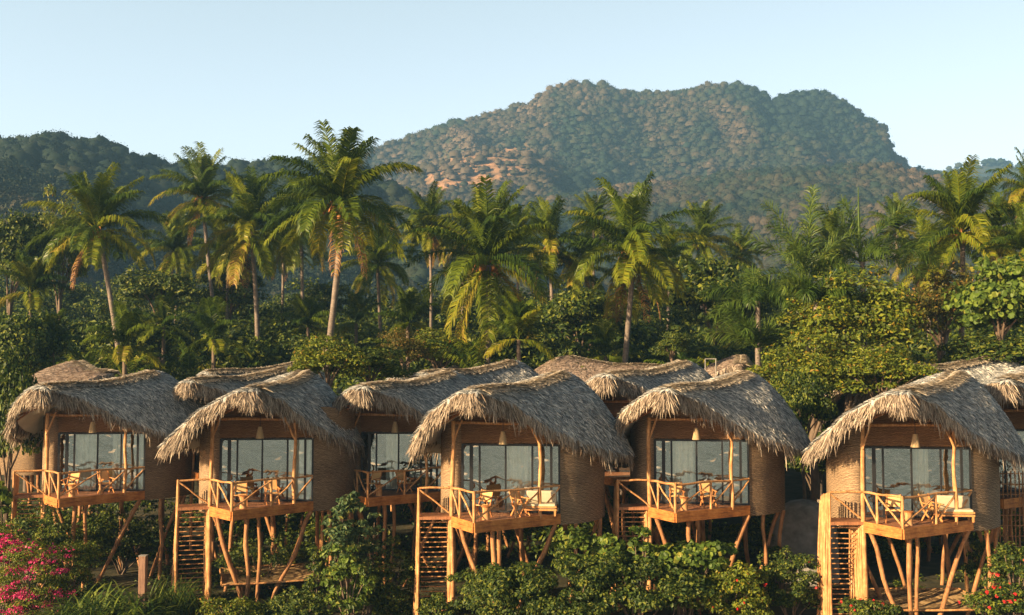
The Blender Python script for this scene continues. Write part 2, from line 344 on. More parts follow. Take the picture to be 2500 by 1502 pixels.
def crown_pts(rng, rad, nclump, nleaf, cr=.34, low=False):
    """leaf centres in clumps spread through an uneven ellipsoid; returns centres, normals"""
    rad = np.array(rad, float)
    d = unit(rng.standard_normal((nclump, 3))); d[:, 2] = d[:, 2] if low else np.where(d[:, 2] < -.35, -d[:, 2]*.6, d[:, 2])
    lump = 1+.28*np.sin(d[:, 0]*3.1+rng.uniform(0, 6))*np.sin(d[:, 1]*2.7+rng.uniform(0, 6))+.12*rng.standard_normal(nclump)
    cc = d*(rng.uniform(.45, 1, nclump)**.45)[:, None]*lump[:, None]*rad*.86
    sz = cr*rad.mean()*rng.uniform(.55, 1.25, nclump)
    idx = rng.integers(0, nclump, nleaf); ld = unit(rng.standard_normal((nleaf, 3)))
    ld[:, 2] = np.abs(ld[:, 2])*.9-.25; ld = unit(ld)
    c = cc[idx]+ld*(sz[idx]*(rng.uniform(.25, 1, nleaf)**.5))[:, None]*np.array([1.1, 1.1, .75])
    nrm = unit(ld+.55*rng.standard_normal((nleaf, 3))+np.array([0, 0, .45]))
    return c, nrm, cc
def make_crown(name, mat, rad, nclump, nleaf, size, seed, kind='leaf', parent=None):
    rng = np.random.default_rng(seed); c, nr, cc = crown_pts(rng, rad, nclump, nleaf)
    mb = MB()
    v, f = (round_leaves if kind == 'round' else leaf_quads)(c, nr, size, rng); mb.add(v, f)
    return mb.build(name, mat, parent), cc
TREE_PROTO = {}
def tree_proto(kind):
    if kind in TREE_PROTO: return TREE_PROTO[kind]
    spec = {  # mat, radii, clumps, leaves, leaf size, leaf shape, trunk height
     'dark1': ('leaf_dark', (3.4, 3.2, 2.9), 60, 9000, .34, 'leaf', 4), 'dark2': ('leaf_dark', (3.0, 3.2, 3.6), 70, 9000, .32, 'leaf', 5),
     'mid1': ('leaf_mid', (3.0, 3.0, 2.5), 60, 9000, .30, 'leaf', 3.5), 'mid2': ('leaf_mid', (2.6, 2.6, 3.3), 55, 8000, .30, 'leaf', 4),
     'yellow1': ('leaf_yellow', (3.2, 3.0, 2.7), 85, 13000, .22, 'leaf', 3.5), 'yellow2': ('leaf_yellow', (2.5, 2.5, 2.2), 60, 9000, .22, 'leaf', 3),
     'orange1': ('leaf_orange', (3.0, 3.0, 2.4), 80, 12000, .20, 'leaf', 3.5),
     'broad1': ('leaf_bright', (2.8, 2.8, 2.6), 60, 4200, .36, 'round', 3),
    }[kind]
    root = empty('broadleaf_tree')
    c, cc = make_crown('crown', M[spec[0]], spec[1], spec[2], spec[3], spec[4], hash_(kind), spec[5], root)
    rng = np.random.default_rng(hash_(kind)+1); th = spec[6]+spec[1][2]*.5
    for o in (c,): o.data.transform(__import__('mathutils').Matrix.Translation((0, 0, th+.4*spec[1][2])))
    mb = MB(); top = np.array([0, 0, th]); log(mb, (0, 0, -.6), top, .24, rng, .08, .6, 8)
    for k in range(9):
        q = cc[rng.integers(len(cc))]*.9+np.array([0, 0, th+.4*spec[1][2]])
        mid = (top*.6+q*.4)+np.array([0, 0, -.2]); s0 = np.array([0, 0, th*rng.uniform(.55, 1)])
        mb.tube(catmull([s0, mid, q], 4), np.linspace(.11, .02, 9), 5)
    mb.build('trunk', M['branch'], root)
    TREE_PROTO[kind] = [root, False, th, spec[1]]
    return TREE_PROTO[kind]
def hash_(s): return sum(ord(c)*(i+3) for i, c in enumerate(s)) % 99991
def plant_tree(kind, px, py, D, wpx, label, name='broadleaf_tree', group=None, cat='tree', rz=None, hpx=None, sink=True):
    """crown centred on px,py (photo) at depth D, wpx wide"""
    pr = tree_proto(kind); root = pr[0]
    if not pr[1]: pr[1] = True; o = root
    else: o = copy_tree(root)
    o.name = name
    s = (wpx/F*D)/(2*pr[3][0]); sz = (hpx/F*D)/(2*pr[3][2]) if hpx else s
    c = P(px, py, D); ctr = (pr[2]+.4*pr[3][2])*sz
    o.location = (c[0], D, c[2]-ctr); o.scale = (s, s, sz); o.rotation_euler.z = rz if rz is not None else (px*.37) % 6.28
    return tag(o, label, cat, group)

# palms
def frond(mb, rng, base, az, e0, droop, L, tint, n=38, lw=.062, ll=1.0, plume=False, curl=0.):
    m = 14; t = np.linspace(0, 1, m); e = np.radians(e0-droop*t**1.25); a2 = az+curl*t
    step = L/(m-1); d = np.stack([np.cos(e)*np.cos(a2), np.cos(e)*np.sin(a2), np.sin(e)], 1)
    p = base+np.concatenate([[np.zeros(3)], np.cumsum(d[:-1]*step, 0)])
    mb.tube(p, np.linspace(.045, .008, m), 4, tint+.12, False)
    tt = np.linspace(.10, .995, n)
    for sgn in (-1, 1):
        ts = np.clip(tt+rng.uniform(-.008, .008, n), 0, 1); x = ts*(m-1); i = np.minimum(x.astype(int), m-2); f = (x-i)[:, None]
        q = p[i]*(1-f)+p[i+1]*f; dd = unit(d[i]*(1-f)+d[i+1]*f)
        side = unit(np.cross(dd, np.array([0, 0, 1.])+1e-3)); up = np.cross(side, dd)
        lf = ll*(np.sin(np.clip(ts, .02, 1)**.75*pi*.93)**.6+.12)*rng.uniform(.82, 1.12, n)
        if plume:
            ph = rng.uniform(-1.5, 1.5, n)[:, None]; out_ = sgn*side*np.cos(ph)+up*np.sin(ph)
            d1 = unit(out_+dd*.9); d2 = unit(d1+np.array([0, 0, -.45]))
        else:
            vv = rng.uniform(.05, .45, n)[:, None]
            d1 = unit(sgn*side+dd*rng.uniform(.5, .85, n)[:, None]+up*vv); d2 = unit(d1*.75+dd*.25+np.array([0, 0, -1])*rng.uniform(.7, 1.5, n)[:, None])
        wv = unit(np.cross(d1, up+rng.standard_normal((n, 3))*.3))*lw/2
        l_ = lf[:, None]; q1 = q+d1*l_*.5; q2 = q1+d2*l_*.5
        v = np.stack([q-wv*.7, q+wv*.7, q1+wv, q1-wv, q2+wv*.25, q2-wv*.25], 1).reshape(-1, 3)
        b = np.arange(n)[:, None]*6
        mb.add(v, np.concatenate([b+np.array([[0, 1, 2, 3]]), b+np.array([[3, 2, 4, 5]])]), tint+.10*np.repeat(ts, 6))
def palm_crown(seed, nf=33, L=4.9, skirt=.75, up=.45, dead=2):
    """coconut crown: upright heart, arching middle, hanging skirt"""
    rng = np.random.default_rng(seed); mb = MB(); az = rng.uniform(0, 6)
    for k in range(nf):
        a = k/(nf-1); az += 2.39996+rng.uniform(-.3, .3)
        if a < up*.6: e0 = rng.uniform(68, 89); dr = rng.uniform(8, 48); l = L*rng.uniform(.75, 1.0); tn = rng.uniform(.15, .50)
        elif a < up+.12: e0 = rng.uniform(35, 66); dr = rng.uniform(50, 95); l = L*rng.uniform(.9, 1.05); tn = rng.uniform(.10, .55)
        elif a < .82: e0 = rng.uniform(-5, 35); dr = rng.uniform(60, 100); l = L*rng.uniform(.9, 1.05); tn = rng.uniform(.15, .70)
        else: e0 = rng.uniform(-40, -8)*skirt; dr = rng.uniform(40, 60); l = L*rng.uniform(.75, .95); tn = rng.uniform(.45, .76)
        frond(mb, rng, np.array([0, 0, .15*(1-a)]), az, e0, dr, l, tn, n=84, lw=.058)
    for k in range(dead):
        frond(mb, rng, np.array([0, 0, -.2]), rng.uniform(0, 6.28), -50, 38, L*.8, .93, n=26, ll=.6)
    return mb.build('crown', M['palm'], None, True)
def coconuts(seed):
    rng = np.random.default_rng(seed); mb = MB()
    for k in range(11):
        a = rng.uniform(0, 6.28); c = np.array([cos(a)*.38, sin(a)*.38, rng.uniform(-.55, -.1)]); r = rng.uniform(.12, .16)
        z = np.linspace(-1, 1, 6); mb.tube(c+np.stack([z*0, z*0, z*r*1.2], 1), r*np.sqrt(np.clip(1-z**2, .03, 1)), 7)
    for k in range(8):
        a = rng.uniform(0, 6.28); mb.tube(catmull([(0, 0, .1), (cos(a)*.45, sin(a)*.45, .25), (cos(a)*.8, sin(a)*.8, -.35)], 3), .03, 4)
    return mb.build('coconut_cluster', M['coconut'], None)
CROWNS = [palm_crown(11), palm_crown(23, 35, 5.0, 1.1, .40, 3), palm_crown(37, 30, 4.8, .8, .5, 1), palm_crown(53, 38, 5.1, 1.3, .42, 0)]
SMALL = [palm_crown(71, 15, 3.6, .1, .75, 0), palm_crown(83, 13, 3.4, .1, .7, 0)]
NUTS = coconuts(5)
used = set()
def use(proto, parent, fresh=False):
    if proto.name in used: o = proto.copy(); COL.objects.link(o)
    else: o = proto; used.add(proto.name)
    o.parent = parent; return o
def ground_at(x, y): return float(ground_z(np.array([x]), np.array([y]))[0])
def plant_palm(cx, cy, D, rpx, which, rz, label, base=None, nuts=True, tilt=(0, 0), group='coconut palms behind the huts', sz=1.0):
    c = P(cx, cy, D); root = empty('coconut_palm')
    s = rpx/F*D/4.05
    if base: b = P(base[0], base[1], D); k = (c[2]-ground_at(b[0], D))/max(c[2]-b[2], .5); bx = c[0]+(b[0]-c[0])*min(k, 2.2)
    else: bx = c[0]+.6
    gz = ground_at(bx, D); root.location = (bx, D, gz)
    cr = use(CROWNS[which], root); cr.location = (c[0]-bx, 0, c[2]-gz); cr.rotation_euler = (tilt[0], tilt[1], rz); cr.scale = (s, s, s*sz)
    if nuts: nu = use(NUTS, root); nu.location = cr.location; nu.rotation_euler.z = rz; nu.scale = (s*1.15,)*3
    rng = np.random.default_rng(int(cx)); H = c[2]-gz; t = np.linspace(0, 1, 26)
    x = (c[0]-bx)*t**1.15+.12*np.sin(t*5+cx); x[-1] = c[0]-bx; yy = .15*np.sin(t*4+cx*.3)*(1-t)
    rr = (.15+.05*(1-t)+.12*np.exp(-t*H/.8))*(1+.05*np.sin(np.arange(26)*2.1))*min(max(s, .8), 1.15)
    mb = MB(); mb.tube(np.stack([x, yy, t*H-.3*(1-t)], 1), rr, 9); mb.build('trunk', M['bark'], root)
    return tag(root, label, 'palm tree', group)
def plant_small(cx, cy, D, rpx, which, rz, label, group='young palms under the tall palms'):
    c = P(cx, cy, D); root = empty('young_palm'); s = rpx/F*D/2.9; gz = ground_at(c[0], D)
    root.location = (c[0], D, gz); cr = use(SMALL[which], root); cr.location = (0, 0, c[2]-gz); cr.rotation_euler.z = rz; cr.scale = (s,)*3
    mb = MB(); mb.tube([(0, 0, -.3), (0.05, 0, (c[2]-gz)*.5), (0, 0, c[2]-gz)], [.2, .15, .12], 7); mb.build('trunk', M['branch'], root)
    return tag(root, label, 'palm tree', group)

# ------------------------------------------------------------------ huts
EAVE = [(-.15, -1.0, 8.32, 0), (.45, -.65, 8.2, .03), (1.1, -.15, 7.93, .08), (1.9, .40, 7.45, .2), (2.9, 1.05, 6.93, .4), (4.0, 1.75, 6.48, .6),
        (5.3, 2.75, 6.0, .85), (6.15, 4.2, 5.85, 1), (6.1, 6.0, 5.85, 1), (4.5, 7.6, 5.85, 1), (2.2, 7.9, 5.85, 1), (0.0, 7.0, 5.95, .95),
        (-1.5, 5.2, 6.05, .8), (-2.15, 3.5, 6.15, .55), (-2.15, 2.1, 6.6, .35), (-1.85, 1.0, 7.25, .2), (-1.4, .15, 7.82, .1), (-.75, -.6, 8.22, .03)]
RIDGE = [(-.1, -.95, 8.42), (.6, .0, 8.50), (1.5, 1.2, 8.50), (2.5, 2.4, 8.70), (3.3, 3.5, 8.97)]
EV = catmull(EAVE, 5, True); RV = catmull(RIDGE, 10)
def ridge_at(r):
    x = np.clip(r, 0, 1)*(len(RV)-1); i = np.minimum(x.astype(int), len(RV)-2); f = (x-i)[..., None]
    return RV[i]*(1-f)+RV[i+1]*f
NT = 12; TT = np.linspace(0, 1, NT)
_e = EV[:, None, :3]; _r = ridge_at(EV[:, 3])[:, None, :]; _t = TT[None, :, None]
GRID = _e*(1-_t)+_r*_t
GRID[..., 2] = (_e[..., 2]+(_r[..., 2]-_e[..., 2])*(1-(1-TT[None, :])**1.75))
GRID[..., 2] += (vnoise(GRID[..., 0]*1.7+9, GRID[..., 1]*1.7+9, 4)-.5)*.12
NU = len(EV)
def roof_z(x, y):
    g = GRID.reshape(-1, 3); d = (g[:, 0]-x)**2+(g[:, 1]-y)**2; k = np.argsort(d)[:4]; wt = 1/(d[k]+1e-3)
    return float((g[k, 2]*wt).sum()/wt.sum())
def roof_normals():
    du = np.roll(GRID, -1, 0)-np.roll(GRID, 1, 0); dt = np.gradient(GRID, axis=1); n = np.cross(du, dt); n = unit(n)
    n *= np.sign(n[..., 2:3]+1e-6); return unit(du), unit(dt), n
DU, DT, NRM = roof_normals()
def sample_grid(rng, n, tmin=0., tmax=1.):
    G2 = np.roll(GRID, -1, 0)
    a = np.linalg.norm(np.cross(G2[:, :-1]-GRID[:, :-1], GRID[:, 1:]-GRID[:, :-1]), axis=-1)
    tc = (TT[:-1]+TT[1:])/2; a = a*((tc >= tmin) & (tc <= tmax))[None]
    pr = a.ravel()/a.sum(); k = rng.choice(len(pr), n, p=pr); i, j = k//(NT-1), k % (NT-1)
    f, g = rng.random(n)[:, None], rng.random(n)[:, None]; i2 = (i+1) % NU
    bl = lambda A: (A[i, j]*(1-f)+A[i2, j]*f)*(1-g)+(A[i, j+1]*(1-f)+A[i2, j+1]*f)*g
    return bl(GRID), unit(bl(DU)), unit(bl(DT)), unit(bl(NRM))
def blades(mb, p, d, side, nrm, L, wd, lift, rng, bend=0.):
    n = len(p); L = L*rng.uniform(.6, 1.3, n)[:, None]; wd = wd*rng.uniform(.6, 1.4, n)[:, None]
    mid = p+d*L*.5+nrm*lift*.6; tip = p+d*L+nrm*lift+np.array([0, 0, -1])*bend*L
    v = np.stack([p-side*wd, p+side*wd, mid+side*wd*.9, mid-side*wd*.9, tip+side*wd*.2, tip-side*wd*.2], 1).reshape(-1, 3)
    b = np.arange(n)[:, None]*6; mb.add(v, np.concatenate([b+np.array([[0, 1, 2, 3]]), b+np.array([[3, 2, 4, 5]])]))
def make_roof(seed, mat, n_blades=36000, fringe=10500):
    rng = np.random.default_rng(seed); mb = MB()
    i, j = np.meshgrid(np.arange(NU), np.arange(NT-1), indexing='ij'); i2 = (i+1) % NU
    f = np.stack([i*NT+j, i2*NT+j, i2*NT+j+1, i*NT+j+1], -1).reshape(-1, 4)
    mb.add(GRID.reshape(-1, 3), f, 0, True)
    G2 = GRID.copy(); G2[..., 2] -= .20; G2 = G2*1.0; mb.add(G2.reshape(-1, 3), f[:, ::-1], 0, True)
    e = np.arange(NU); e2 = (e+1) % NU; mb.add(np.concatenate([GRID[:, 0], G2[:, 0]]), np.stack([e, e+NU, e2+NU, e2], -1))
    p, du, dt, nr = sample_grid(rng, n_blades)
    d = unit(-dt+du*rng.normal(0, .42, len(p))[:, None]); s = unit(np.cross(d, nr)+nr*rng.normal(0, .5, len(p))[:, None])
    blades(mb, p+nr*rng.uniform(0, .04, len(p))[:, None], d, s, nr, .20, .0135, .05, rng)
    roof = mb.build('roof', mat)
    # fringe hanging from the eave
    mb = MB(); k = fringe; x = rng.random(k)*NU; front = (x < NU*.42) | (x > NU*.72)
    x = np.where(front | (rng.random(k) < .45), x, (x*.45+NU*.75) % NU)
    i = x.astype(int) % NU; g = (x-np.floor(x))[:, None]; i2 = (i+1) % NU
    j = rng.integers(0, 2, k)
    p = GRID[i, j]*(1-g)+GRID[i2, j]*g; dt = unit(DT[i, 0]); du = DU[i, 0]; nr = NRM[i, 0]
    dn = rng.uniform(0, .30, k)[:, None]*np.where(front, 1, .6)[:, None]; p = p-np.array([0, 0, 1])*dn-(-dt)*dn*.6
    outw = -dt*np.array([1, 1, .3]); tipn = np.exp(-((EV[i, 0]+.15)**2+(EV[i, 1]+1)**2)/1.2)[:, None]
    outf = unit(np.stack([EV[i, 0]-2.2, EV[i, 1]-4.0, EV[i, 0]*0], 1)); outw = outw*(1-tipn)+outf*tipn*.55
    d = unit(outw*rng.uniform(.25, .9, k)[:, None]+np.array([0, 0, -1])*rng.uniform(.5, 1.3, k)[:, None]+du*(rng.normal(0, .2, k)+1.1*(vnoise(x*5.3, x*0+3, 11)-.5))[:, None])
    s = unit(np.cross(d, unit(rng.standard_normal((k, 3))+outf*1.5)))
    L = .32+.22*(rng.random(k) < .35)*rng.random(k)
    clump = .45+.75*vnoise(x*1.3, x*0, 7); L = L*clump*(1+.12*tipn[:, 0])*(.6+.8*vnoise(x*6.1, x*0+9, 12))
    blades(mb, p, d, s, nr*0+outf, 1., .02, .0, rng, .10) if False else None
    Lc = L[:, None]*rng.uniform(.7, 1.25, k)[:, None]; wd = .0145*rng.uniform(.6, 1.5, k)[:, None]
    mid = p+d*Lc*.5; tip = p+d*Lc+np.array([0, 0, -.12])*Lc
    v = np.stack([p-s*wd, p+s*wd, mid+s*wd, mid-s*wd, tip+s*wd*.2, tip-s*wd*.2], 1).reshape(-1, 3)
    b = np.arange(k)[:, None]*6; mb.add(v, np.concatenate([b+np.array([[0, 1, 2, 3]]), b+np.array([[3, 2, 4, 5]])]))
    fr = mb.build('fringe', M['fringe'], roof)
    # ridge cap
    mb = MB(); m = len(RV); d = unit(np.gradient(RV, axis=0)); sd_ = unit(np.cross(d, (0, 0, 1.)))
    prof = [(-.42, -.12), (-.30, -.05), (-.14, .02), (0, .05), (.14, .02), (.28, -.04), (.38, -.10)]
    v = np.stack([RV+sd_*a+np.array([0, 0, b+.03]) for a, b in prof], 1)
    i, j = np.meshgrid(np.arange(m-1), np.arange(len(prof)-1), indexing='ij'); q = len(prof)
    mb.add(v.reshape(-1, 3), np.stack([i*q+j, (i+1)*q+j, (i+1)*q+j+1, i*q+j+1], -1).reshape(-1, 4), 0, True)
    k = 4200; x = rng.random(k)*(m-1); i = x.astype(int); g = (x-i)[:, None]; sg = np.where(rng.random(k) < .5, -1, 1)[:, None]
    base = RV[i]*(1-g)+RV[i+1]*g+np.array([0, 0, .07]); a = rng.uniform(0, .35, k)[:, None]
    sdv = sd_[i]*sg; dd = unit(sdv+np.array([0, 0, -.55])*(a/.35)*1.1+d[i]*rng.normal(-.35, .25, k)[:, None])
    pp = base+sdv*a+np.array([0, 0, -1])*a*.35
    blades(mb, pp, dd, unit(np.cross(dd, (0, 0, 1.))+.2*rng.standard_normal((k, 3))), np.zeros((k, 3))+np.array([0, 0, 1.]), .30, .020, .08, rng)
    rc = mb.build('ridge_cap', M['ridge'], roof)
    mb = MB(); mb.tube(RV+sd_*.50+np.array([0, 0, -.10]), .022, 5); mb.build('ridge_rope', M['black'], roof)
    return roof
DZ = 3.9                                # deck height
CL, CC, CR = np.array([-.76, 1.58]), np.array([0., 0.]), np.array([3.12, 1.98])
WALL = [(-.42, 2.58), (-.62, 2.50), (-.92, 2.66), (-1.12, 3.2), (-1.15, 4.4), (-.6, 5.9), (.9, 7.0), (2.9, 7.1), (4.6, 6.2), (5.1, 4.7), (4.8, 3.5), (4.05, 2.5), (3.14, 1.99)]
def v3(p, z): return np.array([p[0], p[1], z])
def make_hut(seed, stairs=True, sofa=False, curtain=0, lit=None):
    """all in the hut's own frame: origin below the deck's front corner"""
    rng = np.random.default_rng(seed); root = empty('stilt_hut')
    # wall
    W = catmull(WALL, 6); mb = MB(); nz = 9; n = len(W)
    tops = np.array([min(roof_z(x, y)-.16, 7.6) for x, y in W]); tops[:3] = tops[3]; tops[-2:] = tops[-3]
    zz = np.linspace(0, 1, nz)[None, :]*(tops[:, None]-3.5)+3.5
    for thick in (0, .10):
        c = W.mean(0); Wi = W+(unit(c-W))*thick
        v = np.stack([np.repeat(Wi[:, :1], nz, 1), np.repeat(Wi[:, 1:], nz, 1), zz], -1)
        i, j = np.meshgrid(np.arange(n-1), np.arange(nz-1), indexing='ij'); f = np.stack([i*nz+j, (i+1)*nz+j, (i+1)*nz+j+1, i*nz+j+1], -1).reshape(-1, 4)
        mb.add(v.reshape(-1, 3), f, 0, True)
        ends = v if thick == 0 else ends
    for e in (0, n-1):
        a = ends[e]; b = v[e]; mb.add(np.concatenate([a, b]), [(k, k+1, k+1+nz, k+nz) for k in range(nz-1)])
    mb.build('wall', M['woven'], root)
    # floor: deck V + room
    room = W[::2]; mb = MB(); poly = [v3(CC, DZ), v3(CR, DZ)]+[v3(p, DZ) for p in room[::-1][1:]]+[v3(CL, DZ)]
    poly = np.array(poly); k = len(poly)
    mb.add(poly, [list(range(k))]); low = poly-np.array([0, 0, .12]); mb.add(low, [list(range(k))[::-1]])
    dk = mb.build('deck', M['deck'], root)
    mb = MB()
    for a, b in ((CL, CC), (CC, CR)):
        for q in range(2):
            nn = unit(np.array([(b-a)[1], -(b-a)[0], 0.])); off = nn*(.025+.006*q); z = DZ-.085-.185*q
            mb.beam(v3(a, z)+off, v3(b, z)+off, .05, .178)
    mb.build('fascia', M['fascia'], dk)
    mb = MB()
    for q in range(5):
        a = CL+(CC-CL)*q/4.; log(mb, v3(a, DZ-.25)+np.array([.1, .1, 0]), v3(a+np.array([3.4, 2.4])*(1), DZ-.25), .07, rng)
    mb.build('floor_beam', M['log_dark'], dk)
    # landing
    A = np.array([-1.92, 1.52]); mb = MB()
    mb.box(((A[0]+CL[0])/2, 2.05, DZ-.03), (1.16, 1.0, .05)); mb.beam(v3(A, DZ-.06)+np.array([0, -.03, 0]), v3(CL, DZ-.06)+np.array([0, -.03, 0]), .06, .10)
    mb.build('landing', M['deck'], root)
    # railing: posts, rails, braces
    rl = empty('railing'); rl.parent = root
    H = 1.0; mid1 = CL+(CC-CL)*.36; mid2 = CC+(CR-CC)*.47; MP = CC+(CR-CC)*.76
    def rail(a, b, za, zb, r=.038, nm='rail', mat='log'):
        mb = MB(); log(mb, v3(a, za), v3(b, zb), r, rng, .018, .95, 7); return mb.build(nm, M[mat], rl)
    for a, b in ((A, CL), (CL, CC), (CC, CR)): rail(a, b, DZ+H, DZ+H+.01, .042)
    for a, ex, r in ((CC, .05, .055), (mid1, 0, .045), (mid2, 0, .048)):
        mb = MB(); log(mb, v3(a, DZ-.02), v3(a, DZ+H+ex), r, rng, .008, .95, 5); mb.build('railing_post', M['log'], rl)
    for a, za, b, zb in ((A, .95, CL, .05), (CL, .95, mid1, .03), (mid1, .95, CC, .05), (CC, .08, mid2, .95), (mid2, .08, MP, .92), (MP, .12, CR, .95)):
        rail(a, b, DZ+za, DZ+zb, .034, 'brace')
    # tall posts
    def post(a, b, r, nm='post', mat='log', wob=.02, tp=.85):
        mb = MB(); log(mb, a, b, r, rng, wob, tp, 9); return mb.build(nm, M[mat], root)
    post(v3(CL, 0), v3(CL+np.array([.03, .05]), 7.25), .085)
    post(v3(MP, DZ-.1), v3(MP+np.array([0, .05]), 7.0), .07)
    post(v3(CL, 6.35), v3(CL+np.array([.35, .1]), 7.3), .04, 'post_brace'); post(v3(MP, 6.4), v3(MP-np.array([.42, .15]), 7.25), .045, 'post_brace')
    # gable above the glass
    g0, g1 = np.array([-.42, 2.58]), np.array([3.14, 1.99])
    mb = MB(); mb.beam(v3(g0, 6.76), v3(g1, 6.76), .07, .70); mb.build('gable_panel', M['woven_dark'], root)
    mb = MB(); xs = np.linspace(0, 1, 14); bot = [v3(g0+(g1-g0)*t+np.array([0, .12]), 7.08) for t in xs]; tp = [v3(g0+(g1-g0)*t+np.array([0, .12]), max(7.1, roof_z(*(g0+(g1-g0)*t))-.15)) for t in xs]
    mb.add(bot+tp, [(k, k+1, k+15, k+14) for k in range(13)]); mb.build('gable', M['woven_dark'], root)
    mb = MB(); log(mb, v3(g0+np.array([-.3, -.28]), 7.16), v3(g1+np.array([.1, -.16]), 7.13), .055, rng, .015, .9); mb.build('tie_beam', M['log'], root)
    for k in range(4):
        a = np.array([-1.9+.35*k, 1.3-.35*k]); b = ridge_at(np.array([.15+.2*k]))[0]
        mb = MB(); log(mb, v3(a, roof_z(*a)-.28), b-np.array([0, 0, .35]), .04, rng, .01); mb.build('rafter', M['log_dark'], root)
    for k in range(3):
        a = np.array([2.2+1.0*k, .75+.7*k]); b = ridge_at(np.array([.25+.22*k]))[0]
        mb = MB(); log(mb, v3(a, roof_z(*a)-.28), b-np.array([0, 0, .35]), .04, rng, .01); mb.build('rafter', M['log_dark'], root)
    # glass front
    gd = unit(v3(g1-g0, 0)); win = MB(); a, b = v3(g0, DZ+.01), v3(g1, DZ+.01)
    win.add([a, b, b+np.array([0, 0, 2.46]), a+np.array([0, 0, 2.46])], [(0, 1, 2, 3)])
    wn = win.build('window', M['glass'], root)
    mb = MB(); L = np.linalg.norm(g1-g0)
    for t, wd in ((.01, .09), (.10, .13), (.185, .07), (.45, .065), (.72, .065), (.91, .09), (.99, .07)):
        q = g0+(g1-g0)*t; mb.beam(v3(q, DZ), v3(q+np.array([0, 0]), DZ+2.47), wd, .06)
    mb.beam(v3(g0, DZ+2.45), v3(g1, DZ+2.45), .07, .07); mb.beam(v3(g0, DZ+.05), v3(g1, DZ+.05), .07, .06)
    mb.build('frame', M['black'], wn)
    # stilts under the floor
    UP = DZ-.38
    ST = [((.60, .80, UP), (.66, .80, -.5), .085), ((.95, 1.25, UP), (.92, 1.2, -.5), .075), ((-.55, 1.65, UP), (.55, 1.2, -.5), .085),
          ((3.02, 1.95, UP), (1.15, 1.2, -.5), .09), ((3.75, 2.6, UP), (3.78, 2.5, -.5), .08), ((4.7, 3.6, UP), (3.3, 3.4, -.5), .075),
          ((4.75, 3.4, UP), (4.2, 3.0, -.5), .08), ((-.7, 3.3, UP), (.9, 3.6, -.5), .08), ((1.9, 5.0, UP), (1.9, 5.0, -.5), .10),
          ((.3, 5.6, UP), (-.2, 5.3, -.5), .08), ((3.6, 6.0, UP), (3.9, 5.8, -.5), .09), ((1.5, 6.6, UP), (2.7, 6.3, -.5), .08)]
    for a, b, r in ST:
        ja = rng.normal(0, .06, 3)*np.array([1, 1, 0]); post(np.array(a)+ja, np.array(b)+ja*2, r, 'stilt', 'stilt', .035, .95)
    # stairs under the landing
    if stairs:
        st = empty('stairs'); st.parent = root
        for k in range(19):
            z = DZ-.24-.185*k; y = 1.75+.058*k; mb = MB(); log(mb, (-1.88, y, z), (-.86, y, z+rng.normal(0, .01)), .022, rng, .006, .95, 5); mb.build('rung', M['log'], st)
        for k in range(8):
            y = 1.52+.15*k; z1 = DZ+H+.02-.04*k+rng.normal(0, .02) if k < 7 else DZ+.6
            mb = MB(); log(mb, (-1.95-.03*k+rng.normal(0, .01), y, -.4), (-1.94, y, z1), .048, rng, .012, .9, 7); mb.build('side_pole', M['log'], st)
        for k in range(8):
            y = 1.62+.14*k; mb = MB(); log(mb, (-.86-.01*k+rng.normal(0, .015), y, -.4), (-.84-.01*k, y+.02, DZ-.12), .048, rng, .012, .9, 7); mb.build('side_pole', M['log'], st)
    return root
def chair(rng_seed):
    root = empty('folding_chair')
    for s in (-.24, .24):
        for a, b in (((s, -.24, .01), (s, .22, .46)), ((s, .24, .01), (s, -.16, .62))):
            mb = MB(); mb.beam(a, b, .03, .05); mb.build('leg', M['chair_wood'], root)
        mb = MB(); mb.beam((s, -.30, .60), (s, .26, .64), .05, .03); mb.build('armrest', M['chair_wood'], root)
        mb = MB(); mb.beam((s*.95, .14, .40), (s*.95, .36, .92), .03, .045); mb.build('back_post', M['chair_wood'], root)
    mb = MB(); mb.add([(-.23, -.22, .44), (.23, -.22, .44), (.22, 0, .38), (-.22, 0, .38), (.23, .2, .42), (-.23, .2, .42)], [(0, 1, 2, 3), (3, 2, 4, 5)]); mb.box((0, -.23, .44), (.5, .03, .03)); mb.box((0, .21, .42), (.5, .03, .03))
    mb.build('seat', M['canvas'], root)
    mb = MB(); mb.add([(-.22, .20, .52), (.22, .20, .52), (.22, .30, .72), (-.22, .30, .72), (.22, .36, .90), (-.22, .36, .90)], [(0, 1, 2, 3), (3, 2, 4, 5)])
    mb.build('backrest', M['canvas'], root)
    return root
def stool():
    root = empty('log_stool'); rng = np.random.default_rng(4)
    mb = MB(); mb.tube([(0, 0, 0), (0, 0, .1), (0.01, 0, .3), (0, 0, .44)], [.14, .13, .125, .135], 14); mb.build('base', M['log'], root)
    mb = MB(); mb.tube([(0, 0, .441), (0, 0, .475)], [.17, .17], 18); mb.build('top', M['fascia'], root)
    return root
def lamp():
    root = empty('pendant_lamp')
    mb = MB(); mb.tube([(0, 0, -.42), (0, 0, -.2), (0, 0, 0)], [.155, .12, .075], 16, 0, False); mb.tube([(0, 0, -.44), (0, 0, -.40)], [.160, .158], 16, 0, False)
    mb.tube([(0, 0, -.01), (0, 0, .01)], [.078, .078], 16); mb.build('shade', M['wicker'], root)
    mb = MB(); mb.tube([(0, 0, 0), (0, 0, .5), (0, 0, 1.25)], .012, 5); mb.build('cord', M['black'], root)
    return root
